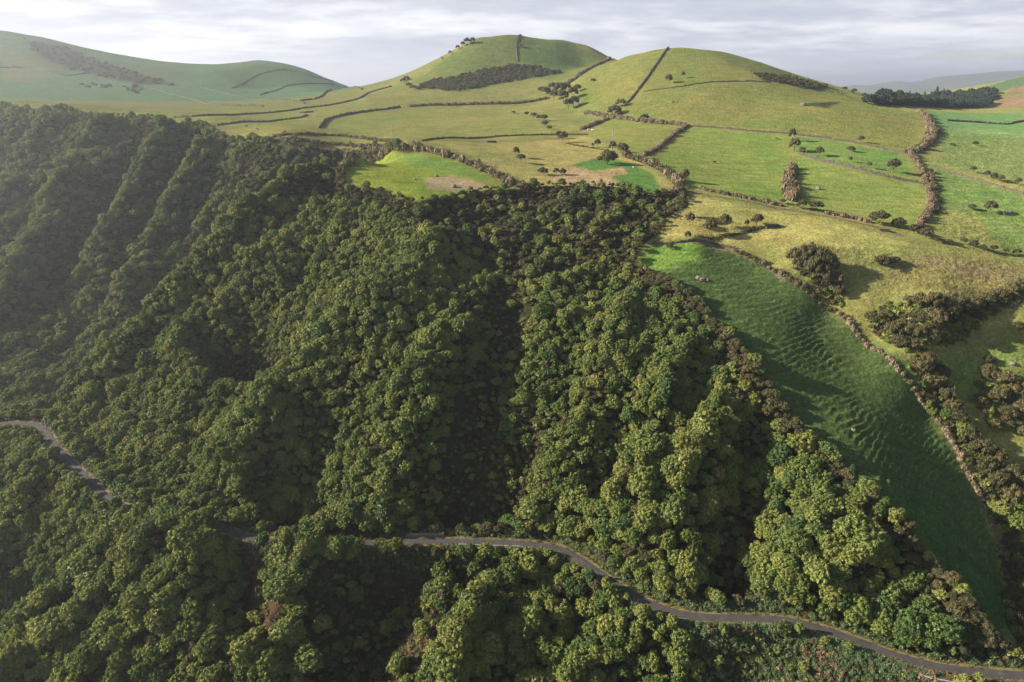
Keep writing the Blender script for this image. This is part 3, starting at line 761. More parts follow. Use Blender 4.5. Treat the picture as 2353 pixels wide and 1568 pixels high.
def broad_crown(n=60, kr=(0.15, 0.24), squash=1.0, lobes=4, card=0.07):
    """an uneven dome of leafy knuckles, crown radius about 1"""
    g = Geo(); sx = rng.uniform(0.85, 1.2)
    dome = [(np.array([rng.uniform(-.1, .1), rng.uniform(-.1, .1), 0.0]), 0.72)]
    for k in range(lobes):
        a = k * 6.283 / lobes + rng.uniform(-0.6, 0.6); rr = rng.uniform(0.36, 0.62)
        dome.append((np.array([math.cos(a) * rr * sx, math.sin(a) * rr / sx, rng.uniform(-0.42, 0.22)]), rng.uniform(0.36, 0.60)))
    for c, R in dome: g.lump(c, R * 0.86, ICO1, 0.12, (1, 1, 0.9 * squash))
    for c, R in dome:
        m = max(5, int(n * R * R * 1.1))
        for d in fib(m, -0.45):
            d = d + rng.normal(0, 0.16, 3); d /= np.linalg.norm(d)
            p = c + d * R * np.array([1, 1, squash]) * rng.uniform(0.88, 1.12)
            if any(np.linalg.norm((p - c2) / np.array([1, 1, squash])) < R2 * 0.84 for c2, R2 in dome if c2 is not c): continue
            r = rng.uniform(*kr)
            g.lump(p, r * 0.85, ICO1, 0.3, (1, 1, rng.uniform(0.75, 1.1)))
            k = 18; dd = fib(k, -0.3) + d * 0.5 + rng.normal(0, 0.3, (k, 3)); dd /= np.linalg.norm(dd, axis=1)[:, None]
            g.cards(p + dd * r * rng.uniform(0.85, 1.4, (k, 1)), dd, card, 1.35, 0.7)
    return g

def trunk_geo(n=4, spread=0.5, top=0.05, r=0.085):
    g = Geo(); base = np.array([0, 0, -1.7]); fork = np.array([rng.uniform(-.08, .08), rng.uniform(-.08, .08), -0.75])
    g.limb(base, fork, r * 1.35, r)
    for k in range(n):
        a = k * 6.283 / n + rng.uniform(-.4, .4); m = fork + np.array([math.cos(a) * spread * .5, math.sin(a) * spread * .5, 0.42])
        g.limb(fork, m, r * 0.7, r * 0.45); g.limb(m, m + np.array([math.cos(a) * spread * .5, math.sin(a) * spread * .5, top + 0.3]), r * 0.45, r * 0.2)
    return g

def heath_crown(n=26, flat=0.62):
    """dark feathery heath tree: wind-flattened sprays with gaps between them"""
    g = Geo()
    for k in range(n):
        a = rng.uniform(0, 6.283); rr = math.sqrt(rng.uniform(0, 1)) * 0.78
        c = np.array([math.cos(a) * rr, math.sin(a) * rr, flat * (0.55 - 0.75 * rr * rr) + rng.uniform(-0.16, 0.12)])
        r = rng.uniform(0.15, 0.27)
        g.lump(c, r * 0.82, ICO1, 0.3, (1.1, 1.1, 0.8))
        m = 44; d = fib(m, -0.3) + rng.normal(0, 0.2, (m, 3)); d /= np.linalg.norm(d, axis=1)[:, None]
        g.cards(c + d * r * np.array([1.15, 1.15, 0.85]) * rng.uniform(0.8, 1.3, (m, 1)), d, 0.055, 1.7, 0.7, up=(0, 0, 1))
    return g

def conifer_crown():
    g = Geo()
    for k in range(15):
        t = k / 14; z = -1.0 + 2.6 * t; R = 0.75 * (1 - t) ** 0.8 + 0.06
        for a in np.linspace(0, 6.283, max(3, int(9 * (1 - t) + 3)), endpoint=False):
            a += rng.uniform(-.3, .3); c = np.array([math.cos(a) * R * .6, math.sin(a) * R * .6, z])
            g.lump(c, 0.12 + R * 0.36, ICO0, 0.3, (1, 1, 0.6))
            d = fib(8, -0.3); g.cards(c + d * (0.14 + R * .36), d, 0.07, 1.6, 0.6)
    return g

def clump(n_cards=26, size=0.12, core=0.8, ico=ICO1, aspect=1.4, tall=1.0, cards_up=None):
    g = Geo(); g.lump((0, 0, 0.35 * tall), core * 0.62, ico, 0.3, (1, 1, 0.8 * tall))
    d = fib(n_cards, -0.25) + rng.normal(0, 0.15, (n_cards, 3)); d /= np.linalg.norm(d, axis=1)[:, None]
    g.cards(np.array([0, 0, 0.35 * tall]) + d * core * np.array([0.72, 0.72, 0.62 * tall]) * rng.uniform(0.85, 1.3, (n_cards, 1)), d, size, aspect, 0.6, cards_up)
    return g

def broad_leaf_clump():
    """waist-high plants with long arching leaves"""
    g = Geo()
    for k in range(16):
        a = rng.uniform(0, 6.283); rr = rng.uniform(0, 0.75); p = np.array([math.cos(a) * rr, math.sin(a) * rr, 0])
        h = rng.uniform(0.5, 1.2)
        g.limb(p, p + [0.05, 0.05, h], 0.025, 0.012, 3)
        m = 6; z = np.linspace(0.3, 1.0, m) * h; aa = a + np.arange(m) * 2.4
        out = np.stack([np.cos(aa), np.sin(aa), np.full(m, -0.15)], -1)
        pos = p + np.stack([np.cos(aa) * .2, np.sin(aa) * .2, z], -1)
        nn = np.stack([np.cos(aa) * .35, np.sin(aa) * .35, np.ones(m)], -1)
        g.cards(pos, nn, 0.13, 1.9, 0.25, up=out)
    return g

def tuft():
    g = Geo(); n = 22
    a = rng.uniform(0, 6.283, n); r = rng.uniform(0, 0.5, n)
    base = np.stack([np.cos(a) * r, np.sin(a) * r, np.zeros(n)], -1); tip = base + np.stack([np.cos(a) * .35, np.sin(a) * .35, rng.uniform(.35, .9, n)], -1)
    s = np.stack([-np.sin(a), np.cos(a), np.zeros(n)], -1) * 0.07
    i = np.arange(n)[:, None] * 3
    g.add(np.stack([base - s, base + s, tip], 1).reshape(-1, 3), i + np.array([[0, 1, 2]]))
    return g

PROTO = bpy.data.collections.new('plant shapes')      # source shapes for the uncountable masses
def proto(name, me):
    o = bpy.data.objects.new(name, me); PROTO.objects.link(o); return o

BROAD_S = [broad_crown(24, (0.20, 0.34), q, l, 0.14).mesh('broadleaf_crown', [M_LEAF]) for q, l in ((1.0, 3), (1.15, 4), (0.85, 4), (1.0, 5), (1.25, 3))]
BROAD_M = [broad_crown(60, (0.14, 0.23), q, l, 0.095).mesh('broadleaf_crown', [M_LEAF]) for q, l in ((0.95, 4), (1.1, 5), (0.85, 5), (1.2, 4))]
BROAD_L = [broad_crown(120, (0.09, 0.155), q, l, 0.062).mesh('broadleaf_crown', [M_LEAF]) for q, l in ((0.95, 5), (1.15, 6), (0.9, 4), (1.05, 7))]
BROAD = BROAD_S + BROAD_M + BROAD_L
def broad_pick(r):
    """crown shape by size: the leafy knuckles are about half a metre on every tree"""
    r = np.asarray(r); a = rng.integers(0, 5, r.shape); b = 5 + rng.integers(0, 4, r.shape); c = 9 + rng.integers(0, 4, r.shape)
    return np.where(r < 1.9, a, np.where(r < 3.0, b, c))
HEATH = [heath_crown(34, 0.7).mesh('heath_crown', [M_HEATH]), heath_crown(30, 0.95).mesh('heath_crown', [M_HEATH]), heath_crown(40, 0.6).mesh('heath_crown', [M_HEATH]), heath_crown(36, 0.8).mesh('heath_crown', [M_HEATH])]
CONIF = [conifer_crown().mesh('conifer_crown', [M_CONIFER]), conifer_crown().mesh('conifer_crown', [M_CONIFER])]
BTRUNK = [trunk_geo(4, 0.5).mesh('trunk', [M_BARK], True), trunk_geo(3, 0.6).mesh('trunk', [M_BARK], True)]
HTRUNK = [trunk_geo(5, 0.75, 0.1, 0.05).mesh('trunk', [M_BARK], True), trunk_geo(4, 0.8, 0.05, 0.05).mesh('trunk', [M_BARK], True)]

def scatter(name, label, meshes, P, rot, scl, idx, group=None):
    """one object of kind stuff: many plants nobody could count"""
    col = bpy.data.collections.new(name + ' shapes')
    for k, me in enumerate(meshes): col.objects.link(bpy.data.objects.new('plant_shape_%02d' % k, me))
    me = mesh_from(name, P, np.zeros((0, 3), int))
    me.attributes.new('rot', 'FLOAT_VECTOR', 'POINT').data.foreach_set('vector', np.asarray(rot, np.float32).ravel())
    me.attributes.new('scl', 'FLOAT_VECTOR', 'POINT').data.foreach_set('vector', np.asarray(scl, np.float32).ravel())
    me.attributes.new('pick', 'INT', 'POINT').data.foreach_set('value', np.asarray(idx, np.int32))
    o = obj(name, me)
    ng = bpy.data.node_groups.new(name, 'GeometryNodeTree')
    ng.interface.new_socket('Geometry', in_out='INPUT', socket_type='NodeSocketGeometry'); ng.interface.new_socket('Geometry', in_out='OUTPUT', socket_type='NodeSocketGeometry')
    N = ng.nodes; L = ng.links
    gi = N.new('NodeGroupInput'); go = N.new('NodeGroupOutput'); ip = N.new('GeometryNodeInstanceOnPoints'); ci = N.new('GeometryNodeCollectionInfo')
    ci.inputs['Collection'].default_value = col; ci.inputs['Separate Children'].default_value = True; ci.inputs['Reset Children'].default_value = True
    ip.inputs['Pick Instance'].default_value = True
    L.new(gi.outputs[0], ip.inputs['Points']); L.new(ci.outputs[0], ip.inputs['Instance'])
    for nm, typ, sock in (('rot', 'FLOAT_VECTOR', 'Rotation'), ('scl', 'FLOAT_VECTOR', 'Scale'), ('pick', 'INT', 'Instance Index')):
        a = N.new('GeometryNodeInputNamedAttribute'); a.data_type = typ; a.inputs[0].default_value = nm
        src = [s for s in a.outputs if s.name == 'Attribute' and s.enabled][0]
        if sock == 'Rotation':
            e = N.new('FunctionNodeEulerToRotation'); L.new(src, e.inputs[0]); src = e.outputs[0]
        L.new(src, ip.inputs[sock])
    L.new(ip.outputs[0], go.inputs[0])
    md = o.modifiers.new('plants', 'NODES'); md.node_group = ng
    return tag(o, label, kind='stuff', group=group)

# ------------------------------------------------------------------ the wood: where each tree stands
ROADD_G, WOODD_G = ROADD, WOODD
def project(x, y, z):
    d = y * CP - z * SP
    return CX + F * x / d, CY - F * (z * CP + y * SP) / d, d

def in_px(u, v, poly): return poly_sd(u, v, np.array(poly, float)) > 0
HEATH_PX = [(630, 440), (690, 392), (790, 362), (930, 330), (1000, 340), (1200, 420), (1460, 430), (1600, 432), (1560, 500), (1500, 560), (1470, 620), (1350, 605), (1210, 645), (1090, 610), (1045, 570), (960, 505), (830, 462), (700, 455)]
CREST_PX = [(1462, 600), (1510, 625), (1610, 690), (1700, 790), (1750, 850), (1800, 930), (1905, 1045), (2010, 1135), (2095, 1215), (2220, 1365), (2320, 1480), (2353, 1560), (2250, 1560), (2180, 1420), (2080, 1290), (1980, 1180), (1860, 1050), (1740, 920), (1690, 850), (1640, 770), (1560, 700), (1470, 650)]
GAPS_PX = [  # thin or bare places: keep-probability, outline
    (0.22, [(560, 1262), (605, 1300), (650, 1400), (625, 1480), (590, 1580), (540, 1580), (560, 1400)]),
    (0.12, [(1150, 640), (1210, 660), (1250, 700), (1190, 735), (1120, 720), (1110, 670)]),
    (0.05, [(1150, 730), (1200, 690), (1240, 700), (1215, 745), (1165, 760)]),
    (0.12, [(905, 1440), (965, 1400), (1020, 1360), (1050, 1290), (1130, 1280), (1260, 1275), (1140, 1330), (1060, 1400), (1000, 1480), (940, 1568), (900, 1568)]),
    (0.25, [(720, 1290), (900, 1280), (1000, 1290), (960, 1400), (880, 1568), (700, 1568), (690, 1420)]),
    (0.05, [(1560, 1440), (1850, 1450), (2000, 1500), (2200, 1568), (1990, 1600), (1700, 1600), (1590, 1520)]),
    (0.10, [(1570, 1340), (1720, 1330), (1830, 1390), (1830, 1420), (1600, 1415)]),
    (0.12, [(640, 345), (800, 345), (900, 350), (880, 328), (640, 322)]),
    (0.3, [(1040, 900), (1130, 880), (1130, 1100), (1100, 1230), (1000, 1230), (1010, 1050)]),
]

def grow():
    X = []; Y = []
    for ya, yb, sp in ((62, 225, 2.6), (225, 430, 2.15), (430, 900, 2.9)):
        yy = np.arange(ya, yb, sp)
        for j, y in enumerate(yy):
            xs = np.arange(-1.05 * (y + 30), 0.95 * (y + 30), sp) + (j % 2) * sp * 0.5
            X.append(xs + rng.uniform(-.42, .42, len(xs)) * sp); Y.append(np.full(len(xs), y) + rng.uniform(-.42, .42, len(xs)) * sp)
    x = np.concatenate(X); y = np.concatenate(Y)
    wd = lookup(WOODD_G, x, y); rd = lookup(ROADD_G, x, y)
    z = ground_z(x, y)
    u, v, d = project(x, y, z + 4)
    keep = (wd > 0.8) & (rd > ROADW + 2.4) & (d > 20) & (u > -500) & (u < 2800) & (v < 2100)
    for pr, poly in GAPS_PX:
        ins = in_px(u, v, poly); keep &= ~(ins & (rng.uniform(0, 1, len(x)) > pr))
    x, y, z, u, v, d, rd, wd = (a[keep] for a in (x, y, z, u, v, d, rd, wd))
    n = len(x)
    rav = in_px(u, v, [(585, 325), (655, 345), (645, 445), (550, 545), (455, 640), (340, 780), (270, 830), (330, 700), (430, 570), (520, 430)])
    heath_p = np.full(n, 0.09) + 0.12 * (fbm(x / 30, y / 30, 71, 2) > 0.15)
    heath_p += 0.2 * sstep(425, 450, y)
    heath_p[rav & (y > 400)] = 0.8  # dark heath set here to stand in for shade at the cliff foot
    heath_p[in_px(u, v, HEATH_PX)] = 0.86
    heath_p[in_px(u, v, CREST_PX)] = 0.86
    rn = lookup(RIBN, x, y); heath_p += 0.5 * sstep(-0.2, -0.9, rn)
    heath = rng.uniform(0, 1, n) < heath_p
    r = np.where(y < 225, rng.gamma(6, 0.33, n), rng.gamma(7, 0.195, n)); r = np.where(y > 430, rng.gamma(7, 0.26, n), r); r = np.clip(r, 0.9, 4.4)
    big = rng.uniform(0, 1, n) < 0.06; r = np.where(big & ~heath, np.clip(r * 1.6, 2.2, 5.0), r)
    r = np.where(heath, np.clip(r, 1.2, 2.7), r)
    crest = in_px(u, v, CREST_PX) & heath; r = np.where(crest, np.clip(r * 1.25, 1.9, 3.0), r)
    r = np.where(rd < 7, np.clip(r, 0, 2.4), r)
    r = np.where(wd < 5, np.clip(r, 0, 2.8), r)
    h = np.clip(r * rng.uniform(0.75, 0.95, n) + 2.1 + 1.2 * rn, 1.0, 8.5); r = r * (1 + 0.18 * np.clip(rn, -1.2, 1))       # height of the crown's middle above the ground
    h = np.where(heath, r * 0.9 + 0.6, h); h = np.where(crest, r * 1.1 + 1.2, h)
    side = np.interp(x, ROAD[:, 0], ROAD[:, 1]) - y      # >0 on the downhill side of the road
    scr = (rd < 9) & (side > 0) & (((u > 262) & (u < 478)) | ((u > 592) & (u < 930)))
    r = np.where(scr, np.clip(r * 1.3, 2.3, 3.6), r); h = np.where(scr, np.clip(h + 1.5, 4.2, 6.5), h)
    vr = np.interp(u, [p[0] for p in ROAD_PX], [p[1] for p in ROAD_PX])
    _, vt, _ = project(x, y, z + h + 0.9 * r)
    show = (u < 262) | ((u > 480) & (u < 592)) | (u > 930)
    cut = show & (side > 0) & (rd < 32) & (vt < vr + 3) & (rng.uniform(0, 1, n) < 0.93)
    cut |= (u > 474) & (u < 600) & (side > 0) & (rd < 48) & (vt < vr + 9)
    cut |= (u < 262) & (side > 0) & (rd < 40) & (vt < vr + 7)
    # overlapping neighbours of a big tree make way
    order = [k for k in np.argsort(-r) if not cut[k]]; cell = {}; ok = np.zeros(n, bool)
    for i in order:
        cx, cy = int(x[i] // 5), int(y[i] // 5); good = True
        for a in (-1, 0, 1):
            for b in (-1, 0, 1):
                for k in cell.get((cx + a, cy + b), ()):
                    if (x[i] - x[k]) ** 2 + (y[i] - y[k]) ** 2 < (0.5 * max(r[i], r[k])) ** 2: good = False; break
                if not good: break
            if not good: break
        if good: ok[i] = True; cell.setdefault((cx, cy), []).append(i)
    return [a[ok] for a in (x, y, z, u, v, d, r, h, heath, rd)]
tx, ty, tz, tu, tv, td, tr, th, theath, trd = grow()
NT_ = len(tx)
t_rot = np.stack([rng.normal(0, .09, NT_), rng.normal(0, .09, NT_), rng.uniform(0, 6.283, NT_)], -1)
t_scl = tr[:, None] * np.stack([rng.uniform(.85, 1.25, NT_), rng.uniform(.85, 1.25, NT_), rng.uniform(.9, 1.35, NT_)], -1)

def seen(x, y, z):
    """not hidden by the land (with its cover) between here and the camera"""
    s = np.linspace(0.25, 0.985, 60)[:, None]
    g = lookup(G, x[None] * s, np.maximum(y[None] * s, 62.5)) + 3.0 * (lookup(WOODM, x[None] * s, np.maximum(y[None] * s, 62.5)) > .5)
    return ~(g > (z[None] + 0) * s).any(0)
cu, cv, cd = project(tx, ty, tz + th)
prad = F * tr / cd
inview = (cu > -10) & (cu < PW + 10) & (cv > 0) & (cv < PH + 15) & seen(tx, ty, tz + th + 0.6 * tr)

# short names for places in the wood, each with a measured point
PLACES_BROAD = [
    (1400, 1500, 'on the knuckled spur below the mid road'), (1150, 1480, 'on the rib beside the brown bracken gap'),
    (1250, 1380, 'on the humped rib under the road bend'), (700, 1330, 'on the dark knoll below the shaded road'),
    (580, 1350, 'beside the red landslip below the road'), (430, 1290, 'on the rib left of the red landslip'),
    (330, 1480, 'on the long diagonal ribs, bottom left'), (120, 1480, 'on the lit rib, lower left corner'),
    (80, 1250, 'on the slope under the left road'), (260, 1300, 'between left road and diagonal ribs'),
    (780, 1500, 'in the dark gully under the retaining wall'), (1700, 1520, 'in the leafy undergrowth below the road'),
    (1950, 1540, 'beside the road near the concrete gutter'), (1560, 1200, 'on the bright rib above the road bend'),
    (1400, 1180, 'on the shaded flank above the road bend'), (1700, 1300, 'in the dark hollow above the lower road'),
    (1900, 1300, 'on the bright knoll above the lower road'), (2080, 1430, 'at the grass spur foot by the road'),
    (1200, 1180, 'on the dark slope above the retaining wall'), (900, 1180, 'on the slope above the shaded road'),
    (600, 1150, 'on the rounded nose above the road'), (380, 1120, 'on the slope above the left road bend'),
    (2290, 1250, 'in the scrub beside the reed hedge'), (1000, 1000, 'in the middle of the big slope'), (1450, 900, 'on the upper slope below grass spur'),
    (500, 950, 'round the dark hollow, left slope'), (850, 750, 'on the lit rib below the brow')]
PLACES_HEATH = [
    (2200, 1440, 'at the foot of the grass spur'), (2100, 1290, 'on the lower crest by grass spur'), (1960, 1130, 'on the middle crest by grass spur'),
    (1800, 960, 'on the upper crest by grass spur'), (1650, 760, 'on the crest where the spur begins'), (1500, 640, 'at the head of the grass spur'),
    (1200, 460, 'on the rim between the two meadows'), (1450, 470, 'below the tan meadow on the brow'), (1300, 560, 'in the middle of the brow'),
    (1100, 540, 'on the brow below the round bowl meadow'), (880, 440, 'on the near rim of the bowl meadow'), (740, 420, 'on the brow left of the bowl meadow'),
    (1400, 1450, 'among the green ribs below the road'), (700, 1450, 'by the dark gully below the road'), (200, 1400, 'among the diagonal ribs, lower left'),
    (1700, 1480, 'under the lower road'), (1600, 1300, 'above the lower road'), (1000, 1150, 'above the shaded stretch of road'), (350, 1120, 'above the left road bend'),
    (1200, 900, 'in the middle of the big slope')]
def place_of(u, v, places):
    return min(places, key=lambda p: (p[0] - u) ** 2 + ((p[1] - v) * 1.2) ** 2)[2]

def make_tree(name, cat, i, crown_me, trunk_me, label, group):
    e = empty(name, (tx[i], ty[i], tz[i] - 0.1))
    tag(e, label, cat, group)
    c = obj('crown', crown_me, e); c.location = (0, 0, th[i] + 0.1); c.rotation_euler = t_rot[i]; c.scale = t_scl[i]
    t = obj('trunk', trunk_me, e); t.location = (0, 0, th[i] + 0.1); t.rotation_euler = (0, 0, t_rot[i][2])
    s = tr[i] * .9; t.scale = (s, s, max(th[i] / 1.6, s * .9))
    return e

pick_b = np.where(~theath & inview)[0]; pick_b = pick_b[np.argsort(-prad[pick_b])][:290]
pick_h = np.where(theath & inview)[0]; pick_h = pick_h[np.argsort(-prad[pick_h])][:230]
single = np.zeros(NT_, bool)
ORDW = 'first second third fourth fifth sixth seventh eighth ninth tenth eleventh twelfth thirteenth fourteenth fifteenth sixteenth seventeenth eighteenth nineteenth twentieth'.split()
med = np.median(tr[pick_b])
def singles(picks, places, what, name, cat, crowns, trunks):
    by = {}
    for i in picks: by.setdefault((place_of(cu[i], cv[i], places), 'big' if tr[i] > med * 1.15 else ''), []).append(i)
    todo = []
    for (pl, size), ids in by.items():
        ids = sorted(ids, key=lambda i: cv[i]); nb = max(1, round(len(ids) / 7))
        for b, part in enumerate(np.array_split(ids, nb)):
            tier = '' if nb == 1 else ('upper', 'lower')[b] if nb == 2 else ('upper', 'middle', 'lower')[b] if nb == 3 else '%s-tier' % ORDW[b]
            todo.append((pl, size, tier, sorted(part, key=lambda i: cu[i])))
    for pl, size, tier, part in todo:
        for k, i in enumerate(part):
            lead = ' '.join(w for w in (tier, size, what) if w)
            lab = '%s %s' % (lead, pl) + ('' if len(part) == 1 else ', %s from the left' % ORDW[min(k, 19)])
            make_tree(name, cat, i, crowns[int(broad_pick(tr[i]))] if crowns is BROAD else crowns[int(rng.integers(len(crowns)))], trunks[int(rng.integers(2))], lab, '%ss %s' % (what, pl)); single[i] = True
singles(pick_b, PLACES_BROAD, 'green tree', 'broadleaf_tree', 'tree', BROAD, BTRUNK)
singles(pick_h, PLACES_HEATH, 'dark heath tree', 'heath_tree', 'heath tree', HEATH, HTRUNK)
m = ~single & ~theath
scatter('broadleaf_wood', 'dense mass of knobbly green tree crowns covering the slopes and the hazy cliff', BROAD, np.stack([tx, ty, tz + th], -1)[m], t_rot[m], t_scl[m], broad_pick(tr[m]))
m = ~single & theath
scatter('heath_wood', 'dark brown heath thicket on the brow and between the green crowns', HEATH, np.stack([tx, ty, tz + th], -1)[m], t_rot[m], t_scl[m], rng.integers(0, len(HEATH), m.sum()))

def scatter_flat(name, label, meshes, x, y, s0, s1, lift=0.0, tall=1.0):
    n = len(x); s = rng.uniform(s0, s1, n)
    return scatter(name, label, meshes, np.stack([x, y, ground_z(x, y) + lift], -1), np.stack([rng.normal(0, .08, n), rng.normal(0, .08, n), rng.uniform(0, 6.283, n)], -1),
                   s[:, None] * np.stack([np.ones(n), np.ones(n), rng.uniform(.8, 1.3, n) * tall], -1), rng.integers(0, len(meshes), n))

def points_in(px, spacing, world=None):
    poly = np.asarray(world) if world is not None else hits(px); lo = poly.min(0); hi = poly.max(0)
    xs, ys = np.meshgrid(np.arange(lo[0], hi[0], spacing), np.arange(lo[1], hi[1], spacing)); x = xs.ravel() + rng.uniform(-.5, .5, xs.size) * spacing; y = ys.ravel() + rng.uniform(-.5, .5, xs.size) * spacing
    k = poly_sd(x, y, poly) > -spacing * .3
    return x[k], y[k]

# undergrowth: low leafy plants on the floor of the wood and the road banks
GING = [broad_leaf_clump().mesh('leaf_clump', [M_GINGER]) for _ in range(3)]
FERN = [clump(30, 0.13, 0.8, ICO0, 2.2).mesh('fern_clump', [M_FERN]) for _ in range(3)]
LOWG = [clump(46, 0.15, 0.9, ICO0, 1.5, 0.8).mesh('low_clump', [M_LEAF])] + [clump(46, 0.14, 0.9, ICO0, 1.8, 0.9).mesh('low_clump', [M_HEATH]) for _ in range(2)]
TUFT = [tuft().mesh('grass_tuft', [M_VERGE]) for _ in range(2)]
def near_road(n, d0, d1, side=None):
    k = rng.integers(0, len(ROAD) - 1, n); p = ROAD[k] + (ROAD[k + 1] - ROAD[k]) * rng.uniform(0, 1, (n, 1))
    t = ROAD[k + 1] - ROAD[k]; t /= np.linalg.norm(t, axis=1)[:, None]; nr = np.stack([-t[:, 1], t[:, 0]], -1)
    off = rng.uniform(d0, d1, n) * (rng.choice([-1, 1], n) if side is None else side)
    q = p + nr * off[:, None]; ok = lookup(ROADD, q[:, 0], q[:, 1]) > d0 - .4
    return q[ok, 0], q[ok, 1]
gx, gy = near_road(2600, ROADW + 1.5, ROADW + 5.5)
fpt = []
for px in ([(1560, 1440), (1850, 1450), (2000, 1500), (2200, 1568), (1990, 1600), (1700, 1600), (1590, 1520)], [(1150, 1258), (1280, 1262), (1290, 1290), (1130, 1300)], [(1040, 1360), (1120, 1350), (1100, 1400), (1030, 1410)],
           [(1570, 1340), (1720, 1330), (1830, 1390), (1830, 1420), (1600, 1415)]):
    a = points_in(px, 1.15); fpt.append(a)
gx = np.concatenate([gx] + [a[0] for a in fpt]); gy = np.concatenate([gy] + [a[1] for a in fpt])
kk = lookup(ROADD, gx, gy) > ROADW + 1.2
scatter_flat('ginger_undergrowth', 'waist-high plants with broad bluish leaves along the road banks', GING, gx[kk], gy[kk], 0.7, 1.35)
fx = []; fy = []
for px, sp in (([(905, 1440), (965, 1400), (1010, 1420), (960, 1568), (900, 1568)], 1.4), ([(1150, 735), (1200, 692), (1245, 700), (1215, 745), (1160, 762)], 1.8), ([(1070, 1290), (1120, 1285), (1140, 1320), (1080, 1335)], 1.2),
               ([(1840, 1470), (1900, 1480), (1960, 1568), (1900, 1568)], 1.3), ([(640, 322), (740, 330), (890, 335), (880, 347), (660, 350)], 2.6), ([(645, 418), (780, 420), (790, 432), (650, 440)], 2.0), ([(2050, 1540), (2200, 1568), (2100, 1590)], 1.2), ([(1310, 615), (1380, 600), (1460, 615), (1440, 640), (1320, 640)], 1.7)):
    a, b = points_in(px, sp); fx.append(a); fy.append(b)
fx = np.concatenate(fx); fy = np.concatenate(fy)
scatter_flat('dry_bracken', 'pinkish brown dead bracken in the gaps of the wood', FERN, fx, fy, 0.8, 1.7)
xs, ys = [], []
for yy in np.arange(80, 420, 2.6):
    a = np.arange(-0.95 * (yy + 30), 0.9 * (yy + 30), 2.6); xs.append(a + rng.uniform(-1.2, 1.2, len(a))); ys.append(np.full(len(a), yy) + rng.uniform(-1.2, 1.2, len(a)))
lx = np.concatenate(xs); ly = np.concatenate(ys); kk = (lookup(WOODD, lx, ly) > 1) & (lookup(ROADD, lx, ly) > ROADW + 2.0)
lx, ly = lx[kk], ly[kk]; uu, vv, _ = project(lx, ly, ground_z(lx, ly)); slip = in_px(uu, vv, GAPS_PX[0][1]); kk = ~(slip & (rng.uniform(0, 1, len(lx)) > .4)) & (uu > -200) & (uu < 2550)
scatter_flat('wood_undergrowth', 'low green and brown shrubs on the floor of the wood', LOWG, lx[kk], ly[kk], 0.9, 2.1)
gx, gy = near_road(2600, ROADW - 0.1, ROADW + 1.6)
scatter_flat('verge_grass', 'dry yellowish grass fringing the road', TUFT, gx, gy, 0.5, 1.1)

# ------------------------------------------------------------------ far masses of plants
def mass(name, label, pxs, spacing, meshes, r0, r1, lift, world=None):
    x = []; y = []
    for px in pxs:
        a, b = points_in(px, spacing); x.append(a); y.append(b)
    x = np.concatenate(x); y = np.concatenate(y); n = len(x); r = rng.uniform(r0, r1, n)
    return scatter(name, label, meshes, np.stack([x, y, ground_z(x, y) + lift * r], -1), np.stack([np.zeros(n), np.zeros(n), rng.uniform(0, 6.283, n)], -1),
                   r[:, None] * np.stack([np.ones(n), np.ones(n), rng.uniform(.85, 1.3, n)], -1), rng.integers(0, len(meshes), n))
mass('cone_scrub', 'dark heath scrub in the fold at the foot of the farther round hill',
     [[(958, 203), (985, 190), (1050, 178), (1110, 163), (1170, 149), (1230, 155), (1290, 168), (1240, 176), (1190, 186), (1120, 198), (1050, 210), (1000, 207)]], 4.8, HEATH, 1.8, 3.8, 0.45)
mass('hillside_scrub', 'dark scrub in the shaded dip on the right shoulder of the nearer round hill',
     [[(1735, 172), (1790, 176), (1850, 186), (1900, 200), (1870, 205), (1800, 192), (1750, 184)]], 4.4, HEATH, 1.6, 3.2, 0.4)
mass('far_shade_heath', 'dark heath standing in for the band of shade on the far hazy hill, left', [[(60, 90), (150, 112), (300, 165), (400, 196), (330, 194), (180, 163), (90, 128)], [(190, 190), (250, 195), (270, 202), (200, 200)], [(290, 198), (330, 205), (320, 216), (295, 206)]], 22.0, HEATH, 3.0, 7.0, 0.15)  # dark plants added to stand in for the hill's band of shade
mass('far_wood', 'dark wood of conifers and broad trees beyond the right-hand pastures', [[(1985, 238), (2060, 244), (2150, 247), (2256, 247), (2268, 238), (2290, 222), (2270, 214), (2200, 220), (2120, 230), (2010, 232)]], 7.0, HEATH[:3] + BROAD[5:9], 3.6, 6.4, 0.75)
_fw = bpy.data.objects['far_wood']
M_FARWOOD = foliage_mat('dark wood foliage', [(0.0, (0.016, 0.028, 0.018)), (1.0, (0.035, 0.046, 0.026))], transl=0.05, spec=0.01)
for k, o in enumerate(bpy.data.collections['far_wood shapes'].objects):
    o.data = o.data.copy(); o.data.materials.clear(); o.data.materials.append(M_FARWOOD)

ORD = 'first second third fourth fifth sixth seventh eighth ninth tenth eleventh twelfth thirteenth fourteenth fifteenth sixteenth seventeenth eighteenth nineteenth twentieth'.split()
def ordinal(k): return ORD[k] if k < 20 else '%dth' % (k + 1) if (k + 1) % 10 not in (1, 2, 3) else '%d%s' % (k + 1, {1: 'st', 2: 'nd', 3: 'rd'}[(k + 1) % 10])

